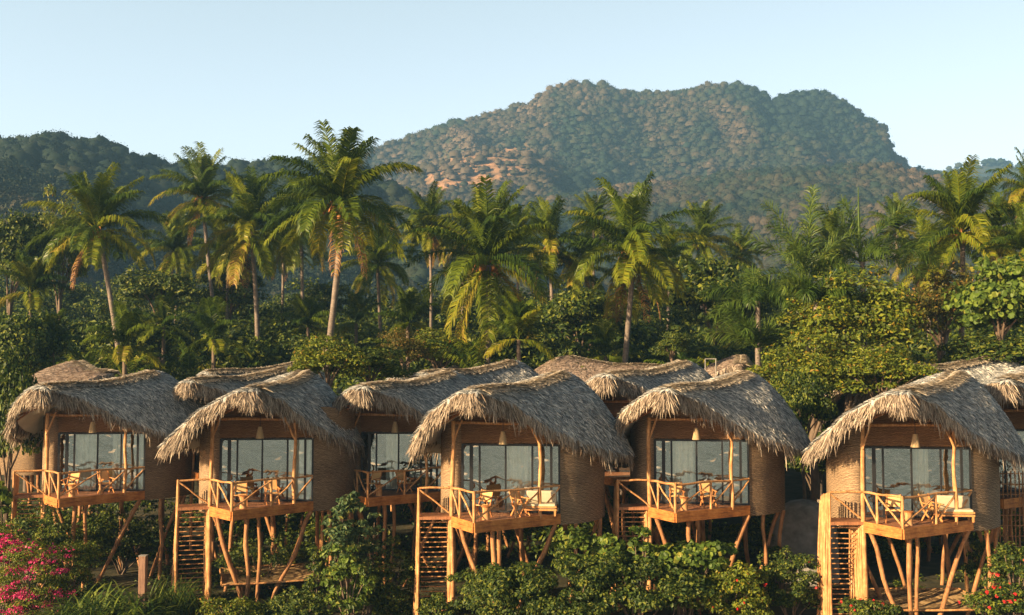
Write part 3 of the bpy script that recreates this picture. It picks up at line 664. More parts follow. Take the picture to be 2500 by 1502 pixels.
def daybed():
    root = empty('daybed')
    mb = MB(); mb.box((0, 0, .22), (1.15, .70, .06))
    for x in (-.52, .52):
        for y in (-.3, .3): mb.box((x, y, .10), (.06, .06, .20))
    mb.box((0, -.33, .32), (1.15, .04, .06)); mb.build('frame', M['chair_wood'], root)
    mb = MB(); mb.box((0, .0, .34), (1.10, .66, .17)); c = mb.build('mattress', M['cushion'], root)
    mb = MB(); mb.box((0, .28, .62), (1.08, .16, .42), 0, .15); b = mb.build('back_cushion', M['cushion'], root)
    for o in (c, b):
        md = o.modifiers.new('bevel', 'BEVEL'); md.width = .05; md.segments = 3
    return root
def net():
    root = empty('net_platform'); mb = MB()
    n = 16; xs = np.linspace(0, 1, n)
    for s in range(2):
        pass
    X, Y = np.meshgrid(np.linspace(-.3, 3.7, n), np.linspace(1.2, 4.6, n), indexing='ij'); Z = 1.0-.16*np.sin((X+.3)/4*pi)*np.sin((Y-1.2)/3.4*pi)+.02*np.sin(X*7)
    v = np.stack([X, Y, Z], -1).reshape(-1, 3); i, j = np.meshgrid(np.arange(n-1), np.arange(n-1), indexing='ij')
    f = np.stack([i*n+j, (i+1)*n+j, (i+1)*n+j+1, i*n+j+1], -1).reshape(-1, 4); mb.add(v, f, 0, True); mb.add(v-np.array([0, 0, .05]), f[:, ::-1], 0, True)
    mb.build('woven_net', M['net'], root)
    mb = MB(); rim = [(-.3, 1.2, 1.0), (3.7, 1.2, 1.0), (3.7, 4.6, 1.0), (-.3, 4.6, 1.0), (-.3, 1.2, 1.0)]
    rng = np.random.default_rng(8)
    for a, b in zip(rim[:-1], rim[1:]): log(mb, a, b, .04, rng, .015, .95)
    mb.build('rim', M['log'], root); return root
def curtains(x0, x1, seed):
    mb = MB(); g0, g1 = np.array([-.42, 2.58]), np.array([3.14, 1.99]); n = 30
    t = np.linspace(x0, x1, n); p = g0+(g1-g0)*t[:, None]; off = .16+.045*np.sin(np.linspace(0, (x1-x0)*110, n))
    v = [(p[k, 0], p[k, 1]+off[k], z) for k in range(n) for z in (DZ+.03, DZ+2.42)]
    mb.add(v, [(2*k, 2*k+2, 2*k+3, 2*k+1) for k in range(n-1)], 0, True)
    return mb.build('curtain', M['curtain'])
def bed():
    root = empty('bed'); mb = MB(); mb.box((0, 0, .2), (1.9, 2.0, .3)); mb.build('base', M['chair_wood'], root)
    mb = MB(); mb.box((0, 0, .47), (1.8, 1.95, .24)); m1 = mb.build('mattress', M['white'], root)
    mb = MB(); mb.box((-.4, .75, .68), (.6, .4, .16)); mb.box((.4, .75, .68), (.6, .4, .16)); m2 = mb.build('pillow', M['white'], root)
    for o in (m1, m2): md = o.modifiers.new('bevel', 'BEVEL'); md.width = .05; md.segments = 3
    return root

ROOFS = [make_roof(101, M['thatch']), make_roof(202, M['thatch']), make_roof(303, M['thatch_pink'], 24000, 7000)]
HUTG = 'thatched stilt huts with wooden decks'
PARTS = {}
def place_hut(C, rz, roof_i, label, seed, near=True, z=0., scale=1., stairs=True, turn=0., stretch=1., shift=0.):
    if near: r = make_hut(seed, stairs)
    else:
        if 'far' not in PARTS:
            r = empty('stilt_hut'); PARTS['far'] = r
            t = PARTS['hut0']
            for ch in t.children:
                if ch.name.split('.')[0] in ('wall', 'gable', 'gable_panel', 'tie_beam', 'deck', 'window', 'post', 'stilt'): copy_tree(ch, r)
        else: r = copy_tree(PARTS['far'], None)
        for ch in list(r.children):
            if ch.name.split('.')[0] == 'roof':
                for g in list(ch.children): bpy.data.objects.remove(g)
                bpy.data.objects.remove(ch)
    if near and 'hut0' not in PARTS: PARTS['hut0'] = r
    rf = ROOFS[roof_i]
    if rf.parent is None: rf.parent = r
    else: rf = copy_tree(rf, r)
    pv = np.array([1.9, 3.6])                                # each roof sits a little differently on its walls
    for q in [rf]+[ch for ch in r.children if ch.name.split('.')[0] == 'rafter']:
        q.rotation_euler.z = turn; q.scale = (stretch, stretch, 1)
        q.location = (pv[0]+shift-stretch*(cos(turn)*pv[0]-sin(turn)*pv[1]), pv[1]-stretch*(sin(turn)*pv[0]+cos(turn)*pv[1]), 0)
    r.location = (C[0], C[1], z); r.rotation_euler.z = rz; r.scale = (scale,)*3
    return tag(r, label, 'hut', HUTG)
def loc(C, rz, p, z): return (C[0]+cos(rz)*p[0]-sin(rz)*p[1], C[1]+sin(rz)*p[0]+cos(rz)*p[1], z)
HUTS = [  # corner, turn, roof, label, sofa, net
 ((-18.2, 43.1), R_(15), 0, 'leftmost thatched hut, above the pink bougainvillea, cream curtains in its windows', False, False, 'leftmost hut'),
 ((-10.3, 39.5), R_(16), 1, 'second thatched hut from the left, its woven net platform between the stilts', False, True, 'second hut from the left'),
 ((-5.83, 43.4), R_(5), 0, 'shaded thatched hut set back behind the lobed-leaf tree', False, False, 'shaded hut set back'),
 ((-1.29, 36.6), R_(3), 1, 'middle thatched hut with orange sunlit railing above the dense bushes', True, False, 'middle hut'),
 ((5.94, 39.05), R_(0), 0, 'thatched hut whose stilts stand behind the round-leaved bushes', False, False, 'hut behind the round-leaved bushes'),
 ((12.81, 35.25), R_(0), 1, 'nearest thatched hut at right with bright pole stair walls', True, True, 'rightmost front hut')]
first = {}
def inst(kind, maker):
    if kind not in first: first[kind] = maker(); return first[kind]
    return copy_tree(first[kind])
for i, (C, rz, ri, lb, sofa, nt_, nm) in enumerate(HUTS):
    place_hut(C, rz, ri, lb, 500+i, turn=R_((-6, 16, 0, 2, -3, 0)[i]), stretch=(1.0, 1.04, 1, 1, .99, 1)[i], shift=(0, -.45, 0, 0, 0, 0)[i])
    o = inst('lamp', lamp); o.location = loc(C, rz, (1.05, 1.55), 6.87); tag(o, 'tapered wicker pendant lamp hanging under the roof of the '+nm, 'lamp', 'pendant lamps over the decks')
    for q, (p, a, w_) in enumerate((((.25, 1.35), -.35, 'left'), ((1.55, 1.45), .5, 'right'))):
        o = inst('chair', lambda: chair(1)); p = (p[0]+.12*sin(i*2.3+q), p[1]+.10*cos(i*3.1+q*2)); o.location = loc(C, rz, p, DZ+.004); o.rotation_euler.z = rz+a+.35*sin(i*1.9+q*3)
        tag(o, '%s folding chair on the deck of the %s' % (w_, nm), 'chair', 'folding chairs on the decks')
    o = inst('stool', stool); o.location = loc(C, rz, (.42, .62), DZ+.004); tag(o, 'round log side table near the rail corner of the '+nm, 'side table', 'log side tables on the decks')
    if sofa:
        o = inst('sofa', daybed); o.location = loc(C, rz, (2.42, 1.72), DZ+.004); o.rotation_euler.z = rz-.16
        tag(o, 'cream cushioned daybed against the glass of the '+nm, 'daybed', 'daybeds on the decks')
    if nt_:
        o = inst('net', net); o.location = (C[0], C[1], 0); o.rotation_euler.z = rz
        tag(o, 'woven net platform strung between the stilts of the '+nm, 'net platform', 'net platforms under the huts')
    o = inst('bed', bed); o.location = loc(C, rz, (2.5, 5.2), DZ+.004); o.rotation_euler.z = rz
    tag(o, 'white bed inside the room of the '+nm, 'bed', 'beds inside the huts')
    for (x0, x1) in {0: [(.18, .44), (.62, .76), (.86, .98)], 1: [(.74, .98)], 2: [(.30, .44)], 3: [(.46, .71)], 5: [(.47, .62)], 4: [(.20, .44)]}.get(i, []):
        o = curtains(x0, x1, i); o.location = (C[0], C[1], 0); o.rotation_euler.z = rz
        tag(o, ('cream curtain behind the glass of the %s' % nm) if i else {.18: 'wide cream curtain left of the middle in the leftmost hut', .62: 'narrow cream curtain behind the deck post of the leftmost hut', .86: 'cream curtain at the right end of the glass of the leftmost hut'}[x0], 'curtain', 'cream curtains')
# huts further back, placed by their ridge peak
def back_hut(px, py, D, rz, ri, label, scale=1.):
    pk = P(px, py, D); q = np.array([3.3, 3.5])*scale
    C = (pk[0]-(cos(rz)*q[0]-sin(rz)*q[1]), pk[1]-(sin(rz)*q[0]+cos(rz)*q[1]))
    z = pk[2]-9.05*scale
    return place_hut(C, rz, ri, label, 0, False, z, scale)
back_hut(190, 880, 56, R_(75), 2, 'pale thatched roof peeking out behind the leftmost hut')
back_hut(735, 880, 60, R_(-12), 0, 'thatched hut behind the gap between the two left huts')
back_hut(690, 896, 50, R_(0), 1, 'thatched roof directly behind the second hut from the left', .9)
back_hut(1248, 878, 52, R_(-6), 1, 'thatched roof rising right behind the shaded hut')
back_hut(1120, 893, 62, R_(0), 0, 'small roof ridge just showing above the shaded hut', .9)
back_hut(1392, 868, 60, R_(95), 2, 'rounded pinkish thatched roof behind the middle hut')
back_hut(1668, 879, 50, R_(-6), 0, 'thatched roof with torn front fringe between the two middle huts')
back_hut(1808, 866, 60, R_(25), 2, 'small steep thatched gable above the hut behind the round-leaved bushes', .85)
back_hut(2255, 884, 57, R_(-15), 0, 'thatched roof whose front tip pokes out of the yellow-green tree')
back_hut(2425, 864, 52, R_(-30), 1, 'long thatched roof behind the rightmost front hut and yellow-green tree', 1.15)
back_hut(2540, 886, 44, R_(0), 0, 'thatched hut cut off by the right edge of the photo')
# ------------------------------------------------------------------ palms, surveyed from the photo
PG = 'coconut palms behind the huts'
palms = [ # cx, cy, depth, radius px, crown, turn, base px, label
 (236, 566, 70, 150, 0, .4, (292, 900), 'leaning coconut palm behind the leftmost hut, its grey trunk bending right at the foot', True),
 (497, 489, 88, 118, 2, 1.9, (522, 770), 'slim coconut palm with ragged crown, its top against the sky left of the tallest palm', True),
 (614, 566, 74, 140, 1, 3.0, (626, 880), 'coconut palm with straight upright grey trunk behind the second hut', False),
 (733, 560, 92, 105, 3, .9, (735, 810), 'dark shaded coconut palm half hidden just left of the tallest palm', False),
 (688, 610, 98, 80, 0, 5.2, (688, 860), 'thin pale-trunked coconut palm between the upright-trunked palm and the tallest palm', False),
 (833, 505, 62, 190, 0, 2.1, (803, 850), 'tallest coconut palm, orange heart and yellow hanging fronds, standing against the sky', True),
 (922, 648, 84, 95, 3, 4.1, (925, 840), 'low coconut palm right below the tallest palm with drooping dry fronds', False),
 (1047, 556, 92, 92, 1, .2, (1050, 800), 'small distant coconut palm left of the palm with the huge hanging skirt', False),
 (1192, 648, 63, 178, 3, 1.2, (1185, 900), 'broad coconut palm whose long dark fronds hang like a skirt and hide its trunk', True),
 (1343, 610, 86, 112, 2, 2.9, (1345, 800), 'coconut palm behind, between the skirted palm and the palm with the pale lit trunk', True),
 (1542, 625, 65, 168, 1, .7, (1529, 872), 'coconut palm with bright yellow-green fronds and pale sunlit trunk in the middle right', True),
 (1452, 545, 98, 72, 0, 3.3, (1452, 800), 'small coconut palm peeping out behind the palm with the pale lit trunk', False),
 (1712, 592, 98, 90, 2, 4.4, (1712, 800), 'distant coconut palm alone before the brown hill slope', True),
 (1806, 628, 104, 68, 1, 5.5, (1806, 800), 'smallest dark coconut palm right of the palm before the brown slope', False),
 (2192, 560, 84, 75, 2, 1.4, (2192, 800), 'dark coconut palm rising behind the plume palms', False),
 (2346, 572, 62, 165, 0, 5.6, (2350, 800), 'big bright coconut palm at right above the rust-flecked tree', True),
 (2440, 560, 80, 80, 3, 2.4, (2440, 800), 'coconut palm half hidden behind the big bright palm at right', False),
 (2515, 470, 68, 95, 1, 3.9, (2515, 800), 'dark coconut palm cut by the right edge, high up', False),
 (2505, 615, 58, 110, 2, .1, (2510, 800), 'yellow-lit coconut palm cut by the right edge, below the dark one', False)]
palms += [(430, 620, 96, 95, 1, 2.2, (430, 800), 'shaded coconut palm low between the leaning palm and the slim ragged palm', False),
 (560, 640, 90, 95, 0, 4.0, (556, 800), 'shaded coconut palm tucked under the slim ragged palm', False), (1128, 590, 96, 85, 3, 4.9, (1128, 800), 'coconut palm peeping out above the left side of the skirted palm', False),
 (1265, 580, 100, 80, 0, .9, (1265, 800), 'coconut palm peeping out above the right side of the skirted palm', False), (1630, 640, 90, 85, 3, 2.6, (1632, 800), 'shaded coconut palm low right of the palm with the pale lit trunk', False),
 (2270, 640, 74, 100, 1, 3.4, (2270, 800), 'shaded coconut palm low left of the big bright palm at right', False), (1420, 660, 88, 90, 2, .2, (1420, 800), 'shaded coconut palm low left of the palm with the pale lit trunk', False),
 (2030, 600, 82, 80, 3, 1.5, (2030, 800), 'coconut palm crown between the two bushy plume palms', False)]
for cx, cy_, D, r, k, rz, base, lb, nuts in palms: plant_palm(cx, cy_, D, r, k, rz, lb, base, nuts, group=PG)
small = [(75, 715, 74, 92, 0, .3, 'young palm at the left edge beside the leaning palm'), (128, 850, 62, 82, 1, 1.2, 'yellow-green young palm above the leftmost hut roof'),
 (305, 845, 60, 92, 0, 2.2, 'young palm just right of the foot of the leaning trunk'), (400, 800, 72, 75, 1, .8, 'young palm above the dip between the two left roofs'), (522, 830, 66, 92, 1, 3.3, 'shaded young palm left of the straight grey trunk'),
 (752, 800, 76, 74, 0, 4.1, 'young palm between the straight trunk and the tallest palm'), (870, 790, 80, 70, 1, .5, 'young palm at the right side of the tallest palm trunk'), (996, 790, 66, 78, 1, 5.0, 'bright young palm standing left of the skirted palm'),
 (1266, 830, 60, 92, 0, .9, 'young palm leaning over the roof right of the skirted palm'), (1478, 870, 66, 80, 1, 2.0, 'shaded young palm at the foot of the pale lit trunk')]
for cx, cy_, D, r, k, rz, lb in small: plant_small(cx, cy_, D, r, k, rz, lb)
def plume_palm(seed, px, py, D, fr, label, spear=0):
    rng = np.random.default_rng(seed); c = P(px, py, D); gz = ground_at(c[0], D); root = empty('plume_palm', (c[0], D, gz)); mb = MB(); h = c[2]-gz
    for az, e0, dr, L in fr: frond(mb, rng, np.array([0, 0, h]), R_(az), e0, dr, L, rng.uniform(.15, .55), n=120, lw=.045, ll=.85, plume=True)
    mb.build('crown', M['plume'], root, True)
    mb = MB(); mb.tube([(0, 0, -.3), (.05, 0, h*.5), (0, 0, h)], [.22, .17, .14], 9)
    mb.build('trunk', M['bark'], root)
    if spear: mb = MB(); mb.tube([(-.1, 0, h), (-.15, 0, h+spear*.5), (-.15, 0, h+spear)], [.09, .07, .02], 6); mb.build('spear_leaf', M['blade'], root)
    tag(root, label, 'palm tree', 'bushy plume palms at right')
plume_palm(1, 1972, 690, 58, [(170, 58, 60, 4.8), (185, 78, 40, 5.0), (60, 84, 22, 5.6), (20, 62, 55, 4.5), (240, 50, 80, 4.4), (200, 25, 80, 4.2), (300, 40, 80, 3.6), (350, 25, 70, 3.8), (120, 70, 50, 4.8)], 'plume palm with feather-duster fronds, left one of the bushy pair')
plume_palm(2, 2105, 640, 60, [(0, 66, 50, 4.8), (20, 45, 70, 4.6), (340, 30, 80, 4.4), (180, 70, 50, 4.4), (165, 40, 80, 4.2), (270, 35, 80, 3.8), (210, 15, 70, 4.2), (100, 75, 40, 4.6), (310, 10, 60, 4.0)], 'plume palm with a tall bare spear leaf rising from its heart', 4.3)
plume_palm(3, 1850, 735, 57, [(180, 40, 80, 3.2), (0, 45, 70, 3.0), (250, 30, 85, 3.2), (290, 30, 90, 3.2), (90, 60, 60, 3.0), (200, 10, 70, 3.0), (340, 15, 70, 2.8)], 'low plume palm hanging over dark leaves, left of the yellow-green tree')
plume_palm(4, 1992, 735, 53, [(200, 50, 70, 2.2), (240, 40, 80, 2.2), (300, 45, 80, 2.2), (340, 40, 70, 2.2), (170, 60, 60, 2.0), (20, 55, 60, 2.0)], 'small fan-like plume palm just left of the top of the yellow-green tree')
plume_palm(5, 1850, 850, 55, [(180, 40, 60, 2.8), (150, 60, 50, 2.8), (20, 60, 50, 2.6), (240, 50, 60, 2.4), (0, 40, 60, 2.6), (200, 65, 40, 2.8)], 'low plume palm with thin fronds behind the small steep gable')
# ------------------------------------------------------------------ broadleaf trees
T = plant_tree
T('yellow1', 150, 640, 84, 150, 'yellow-green leafy tree close behind the leaning palm at left', hpx=300)
T('dark2', 25, 660, 80, 170, 'tall dark tree with sunlit edges at the left edge of the photo', hpx=320)
T('mid1', 395, 725, 82, 200, 'round mid-green tree between the leaning palm and the slim ragged palm', hpx=150)
T('dark1', 40, 880, 60, 210, 'low dark tree above the leftmost hut roof at the left edge', hpx=230)
T('dark2', 20, 1060, 47.5, 160, 'dark tree standing left of the leftmost hut', hpx=460)
T('yellow2', 800, 895, 47.5, 190, 'leafy tree crown over the roofs right of the second hut', hpx=150)
T('mid2', 905, 905, 49, 200, 'green tree crown behind the front ridge of the shaded hut', hpx=130)
T('yellow2', 1075, 860, 64, 200, 'bright yellow-green tree behind the shaded hut', hpx=110)
T('orange1', 985, 865, 60, 140, 'rust-flecked low tree left of the bright tree behind the shaded hut', hpx=110)
T('yellow1', 2075, 815, 53, 360, 'large yellow-green tree at right filling the gap above the roofs', hpx=280)
T('yellow1', 1985, 935, 50, 300, 'yellow-green tree spilling down between the two right-hand roofs', hpx=230, rz=2.)
T('yellow2', 2150, 930, 47.5, 230, 'yellow-green tree crown touching the left side of the rightmost roofs', hpx=170)
T('orange1', 2300, 775, 60, 300, 'rust-flecked tree under the big bright palm at right', hpx=220)
T('broad1', 2440, 760, 52, 240, 'broad-leaved bright tree at the right edge above the long thatched roof', hpx=240)
T('mid1', 2450, 875, 53, 260, 'leafy tree below the broad-leaved bright tree at the right edge', hpx=130)
T('dark1', 1985, 1130, 52, 200, 'dark tree low behind the round grey outhouse', hpx=150)
T('dark1', 1740, 760, 78, 260, 'dark tree mass left of the plume palms', hpx=260)
T('dark2', 1420, 800, 82, 220, 'dark tree between the trunks right of the skirted palm', hpx=220)
T('mid2', 1640, 855, 58, 90, 'green tree behind the torn fringe roof', hpx=100)
T('dark1', 1960, 1010, 47, 140, 'dark shaded tree between the two right-hand huts', hpx=200)
T('mid1', 1760, 700, 84, 110, 'small light green crown above the dark tree mass', hpx=70)
T('dark2', 2490, 960, 58, 160, 'dark tree behind the hut at the right edge', hpx=200)
T('mid2', 560, 720, 92, 160, 'green tree behind the trunks of the two left-middle palms', hpx=220)
# strap-leaf clump behind the torn roof
def strap_clump(name, px, py, D, wpx, n, L, wd, label, cat, mat='blade', seed=1, arch=.6, group=None, h0=0, erect=.75):
    rng = np.random.default_rng(seed); c = P(px, py, D); gz = ground_at(c[0], D); root = empty(name, (c[0], D, gz)); mb = MB(); R = wpx/F*D/2
    k = 7; az = rng.uniform(0, 6.28, n); r = R*np.sqrt(rng.random(n)); b = np.stack([r*np.cos(az*3), r*np.sin(az*3)*.7, np.full(n, h0)+0], 1)
    l = L*rng.uniform(.6, 1.15, n); e0 = rng.uniform(erect, 1.5, n); pts = [b]; 
    for q in range(k-1):
        e = e0-arch*(q/(k-2))**1.5*rng.uniform(.8, 1.8, n); pts.append(pts[-1]+np.stack([np.cos(e)*np.cos(az), np.cos(e)*np.sin(az), np.sin(e)], 1)*(l/(k-1))[:, None])
    pts = np.stack(pts, 1); sd_ = np.stack([-np.sin(az), np.cos(az), az*0], 1)[:, None]; prof = np.array([.5, .9, 1, .95, .8, .5, .08])[None, :, None]*wd/2
    v = np.stack([pts-sd_*prof, pts+sd_*prof], 2).reshape(-1, 3); bb = (np.arange(n)*2*k)[:, None, None]; j = np.arange(k-1)[None, :, None]*2
    mb.add(v, (bb+j+np.array([0, 1, 3, 2])[None, None]).reshape(-1, 4)); mb.build('leaves', M[mat], root)
    return tag(root, label, cat, group)
strap_clump('ginger_plant', 1600, 885, 56, 150, 300, 2.6, .10, 'upright leafy ginger clump behind the roof with the torn fringe', 'plant', seed=2, h0=5.2, arch=.8)
strap_clump('ginger_plant', 1690, 890, 57, 110, 220, 2.4, .08, 'second ginger clump, beside the small steep gable', 'plant', seed=3, h0=4.9, arch=.9)
# ------------------------------------------------------------------ garden in front
def bush(name, px, py, D, wpx, hpx, mat, size, nleaf, label, cat='bush', shape='leaf', ncl=60, seed=1, stems=True, depth=.8, extra=None):
    rng = np.random.default_rng(seed); c = P(px, py, D); rx = wpx/F*D/2; rz = hpx/F*D/2; gz = ground_at(c[0], D)
    root = empty(name, (c[0], D, gz)); h = c[2]-gz
    L, nr, cc = crown_pts(rng, (rx, rx*depth, rz), ncl, nleaf, .30, low=True); mb = MB()
    v, f = (round_leaves if shape == 'round' else leaf_quads)(L+np.array([0, 0, h]), nr, size, rng); mb.add(v, f); mb.build('foliage', M[mat], root)
    mb = MB()
    for k in range(12):
        q = cc[rng.integers(len(cc))]*.85+np.array([0, 0, h]); mb.tube(catmull([(rng.normal(0, .15), rng.normal(0, .15), -.3), (q[0]*.4, q[1]*.4, max(q[2]*.5, .1)), q], 4), np.linspace(.04, .012, 9), 5)
    mb.build('stem', M['branch'], root)
    if extra:
        m2, n2, s2, bias = extra; L2, nr2, _ = crown_pts(np.random.default_rng(seed+9), (rx*1.05, rx*depth*1.05, rz*1.05), ncl*2, n2, .16, low=True)
        keep = rng.random(n2) < np.clip(.5+bias[0]*L2[:, 0]/rx+bias[1]*L2[:, 2]/rz-1.3*L2[:, 1]/rx, 0, 1); mb = MB()
        pts = L2[keep]+np.array([0, 0, h])
        if n2 > 1000: v, f = leaf_quads(pts, nr2[keep], s2, rng, .8); mb.add(v, f); mb.build('flowers', M[m2], root)
        else:
            for q in pts[:30]:
                mb = MB(); kk = 6; dd = unit(rng.standard_normal((kk, 3))+np.array([0, -.6, .5])); v, f = leaf_quads(q+dd*s2*.35, dd, s2*.8, rng, .8); mb.add(v, f); mb.build('blossom', M[m2], root)
    return tag(root, label, cat)
bush('bougainvillea', 72, 1420, 38.5, 180, 240, 'leaf_yellow', .10, 9000, 'bougainvillea covered in pink flowers at the lower left corner', 'flowering shrub', seed=3, extra=('pink', 5200, .075, (.2, -.45)))
bush('bougainvillea', 20, 1330, 41, 140, 90, 'leaf_yellow', .10, 3000, 'thin bougainvillea with pale pink tips at the left edge behind the full one', 'flowering shrub', seed=4, extra=('pink', 2400, .08, (0, 0)))
bush('garden_bush', 75, 1300, 43, 210, 90, 'leaf_mid', .15, 4000, 'green bush below the steps of the leftmost hut', seed=5)
bush('garden_bush', 175, 1375, 39.5, 150, 110, 'leaf_yellow', .11, 4200, 'yellowish green bush right of the pink bougainvillea', seed=6)
bush('broadleaf_plant', 12, 1200, 44, 70, 110, 'leaf_bright', .34, 160, 'large-leaved plant at the left edge beside the leftmost hut steps', 'plant', 'round', 12, 7)
bush('lobed_leaf_tree', 845, 1300, 38.2, 108, 200, 'leaf_blue', .20, 2300, 'slender tree with hanging blue-green lobed leaves before the shaded hut', 'tree', seed=8, ncl=46)
bush('lobed_leaf_tree', 850, 1425, 37.6, 128, 180, 'leaf_bright', .19, 2600, 'yellow-green leafy shrub at the foot of the slender lobed-leaf tree', 'bush', seed=9, ncl=50)
bush('garden_bush', 960, 1430, 39.5, 170, 190, 'leaf_mid', .14, 6500, 'dark green bush between the lobed-leaf tree and the middle hut stairs', seed=10)
bush('garden_bush', 770, 1420, 40, 70, 150, 'leaf_dark', .15, 1800, 'small dark bush left of the lobed-leaf tree', seed=30)
bush('garden_bush', 1235, 1450, 36.3, 250, 170, 'leaf_mid', .13, 12000, 'dense rounded bush below the deck of the middle hut', seed=11, ncl=80)
bush('garden_bush', 1390, 1455, 36, 220, 180, 'leaf_mid', .13, 10000, 'dense bush with tiny bright leaves right of the rounded bush', seed=12, ncl=70)
bush('sea_grape_bush', 1440, 1355, 38, 220, 105, 'leaf_bright', .22, 2600, 'round-leaved bush in front of the stilts between the middle hut and the next', shape='round', seed=13, ncl=26)
bush('sea_grape_bush', 1670, 1378, 37.6, 250, 110, 'leaf_bright', .22, 2500, 'round-leaved bush under the deck corner of the second hut from the right', shape='round', seed=14, ncl=30)
bush('sea_grape_bush', 1562, 1332, 37, 55, 100, 'leaf_bright', .26, 220, 'tall round-leaved sprig standing above the round-leaved bushes', 'plant', 'round', 10, 15)
bush('garden_bush', 1560, 1430, 36.6, 330, 130, 'leaf_mid', .16, 9000, 'leafy green bush along the bottom edge under the round-leaved bushes', seed=16, ncl=80)
bush('garden_bush', 1780, 1445, 36.8, 220, 120, 'leaf_yellow', .13, 7500, 'yellowish bush with a red flower along the bottom edge', seed=17, extra=('red', 16, .10, (0, -.1)))
bush('garden_bush', 1930, 1430, 38, 180, 150, 'leaf_mid', .12, 6500, 'feathery bush beside the pole stairs of the rightmost front hut', seed=18, extra=('red', 16, .10, (0, -.1)))
bush('garden_bush', 2480, 1420, 35.6, 150, 170, 'leaf_mid', .12, 5500, 'bush with red flowers in the lower right corner', seed=19, extra=('red', 44, .13, (-.3, -.2)))
bush('garden_bush', 2440, 1470, 34.6, 170, 60, 'leaf_dark', .12, 2500, 'low bush along the bottom right corner', seed=20, extra=('red', 36, .13, (0, .2)))
bush('garden_bush', 2130, 1490, 34.4, 160, 50, 'leaf_mid', .12, 2500, 'low bush at the foot of the pole stairs of the rightmost front hut', seed=21, extra=('red', 30, .10, (0, 0)))
bush('garden_bush', 640, 1380, 44, 260, 110, 'leaf_mid', .14, 4500, 'low bush behind the net platform of the second hut', seed=22)
bush('garden_bush', 300, 1310, 48, 260, 110, 'leaf_dark', .16, 4500, 'dark bush behind the stilts of the leftmost hut', seed=23)
bush('garden_bush', 1075, 1492, 37, 110, 70, 'leaf_mid', .12, 3500, 'leafy bush at the foot of the middle hut stairs', seed=41)
bush('garden_bush', 560, 1490, 37.6, 150, 60, 'leaf_yellow', .11, 2600, 'low yellowish bush at the foot of the second hut stilts', seed=42)
bush('garden_bush', 730, 1490, 37.8, 150, 90, 'leaf_mid', .12, 3200, 'low green bush right of the net platform of the second hut', seed=43)
bush('garden_bush', 1905, 1375, 42, 110, 90, 'leaf_mid', .13, 2400, 'small bush in front of the round grey outhouse', seed=46)
bush('garden_bush', 180, 1440, 40.5, 150, 100, 'leaf_mid', .13, 3200, 'green bush between the bougainvillea and the leftmost hut stilts', seed=47)
bush('garden_bush', 2420, 1380, 40, 110, 150, 'leaf_mid', .13, 3000, 'green bush under the bamboo screen at the right edge', seed=44)
bush('climbing_vine', 905, 1360, 39.5, 60, 260, 'leaf_blue', .17, 900, 'thin climbing vine right of the slender lobed-leaf tree', 'vine', seed=45, ncl=26)
strap_clump('strap_leaf_plant', 300, 1505, 36.8, 150, 260, 1.7, .085, 'bright yellow-green strap-leaved plant at the bottom left of the wooden post', 'plant', mat='leaf_bright', seed=16, arch=1.1, erect=.6)
strap_clump('strap_leaf_plant', 265, 1500, 37.5, 160, 420, 2.1, .075, 'long strap-leaved plant with yellowing leaves left of the wooden post', 'plant', seed=5, arch=1.1, erect=.6)
strap_clump('strap_leaf_plant', 190, 1510, 37, 120, 260, 1.8, .055, 'strap-leaved plant at the foot of the pink bougainvillea', 'plant', seed=15, arch=1.0)
strap_clump('grass_clump', 420, 1480, 39, 140, 420, 1.7, .04, 'tall dark grass clump right of the wooden post', 'plant', seed=6, arch=.6)
strap_clump('grass_clump', 610, 1490, 38.5, 200, 420, 1.1, .055, 'short bright strap-leaved clump under the second hut', 'plant', seed=7, arch=1.0)
strap_clump('grass_clump', 2240, 1500, 34.2, 60, 80, .55, .05, 'small spiky clump at the foot of the centre stilts of the rightmost front hut', 'plant', seed=8, arch=.9)
# lone post
c = P(350, 1357, 38.2); g = ground_at(c[0], 38.2); root = empty('garden_post', (c[0], 38.2, g)); mb = MB(); h = c[2]-g
mb.box((0, 0, h/2-.2), (.25, .25, h+.4)); o = mb.build('timber', M['post_grey'], root)
md = o.modifiers.new('bevel', 'BEVEL'); md.width = .02; md.segments = 2; mb = MB(); mb.box((0, 0, h+.012), (.27, .27, .02)); mb.build('cap', M['plaster'], root)
tag(root, 'square brown timber post standing alone between the two left huts', 'post')
# round plastered outhouse behind, low walls
def dome(px, py, D, r, h, label):
    c = P(px, py, D); gz = ground_at(c[0], D); root = empty('round_outhouse', (c[0], D, gz)); zz = np.array([0, .35, .6, .78, .9, .97, 1.0])*h; rr = r*np.array([1.02, 1, .97, .86, .66, .38, .03])
    mb = MB(); mb.tube(np.stack([zz*0, zz*0, zz], 1), rr, 28, 0, False); mb.build('wall', M['plaster'], root)
    tag(root, label, 'outhouse')
dome(1962, 1300, 46.6, 1.45, 3.45, 'round grey plastered outhouse between the two right-hand huts')
# bamboo screen under the hut at the right edge
root = empty('bamboo_screen', (0, 0, 0)); a = P(2442, 1345, 41); b = P(2530, 1345, 41); tpz = P(2442, 1150, 41)[2]; rng = np.random.default_rng(31); root.location = (a[0], 41, 0)
for q in range(10): mb = MB(); x = (b[0]-a[0])*q/9; log(mb, (x, 0, -.2), (x+.02, 0, tpz), .028, rng, .01, .95); mb.build('upright', M['stilt'], root)
for q in range(13): mb = MB(); z = .4+(tpz-.5)*q/12; log(mb, (-.05, -.05, z), (b[0]-a[0], -.05, z), .02, rng, .008, .95); mb.build('crossbar', M['stilt'], root)
tag(root, 'bamboo lattice screen at the right edge beside the rightmost front hut', 'screen')
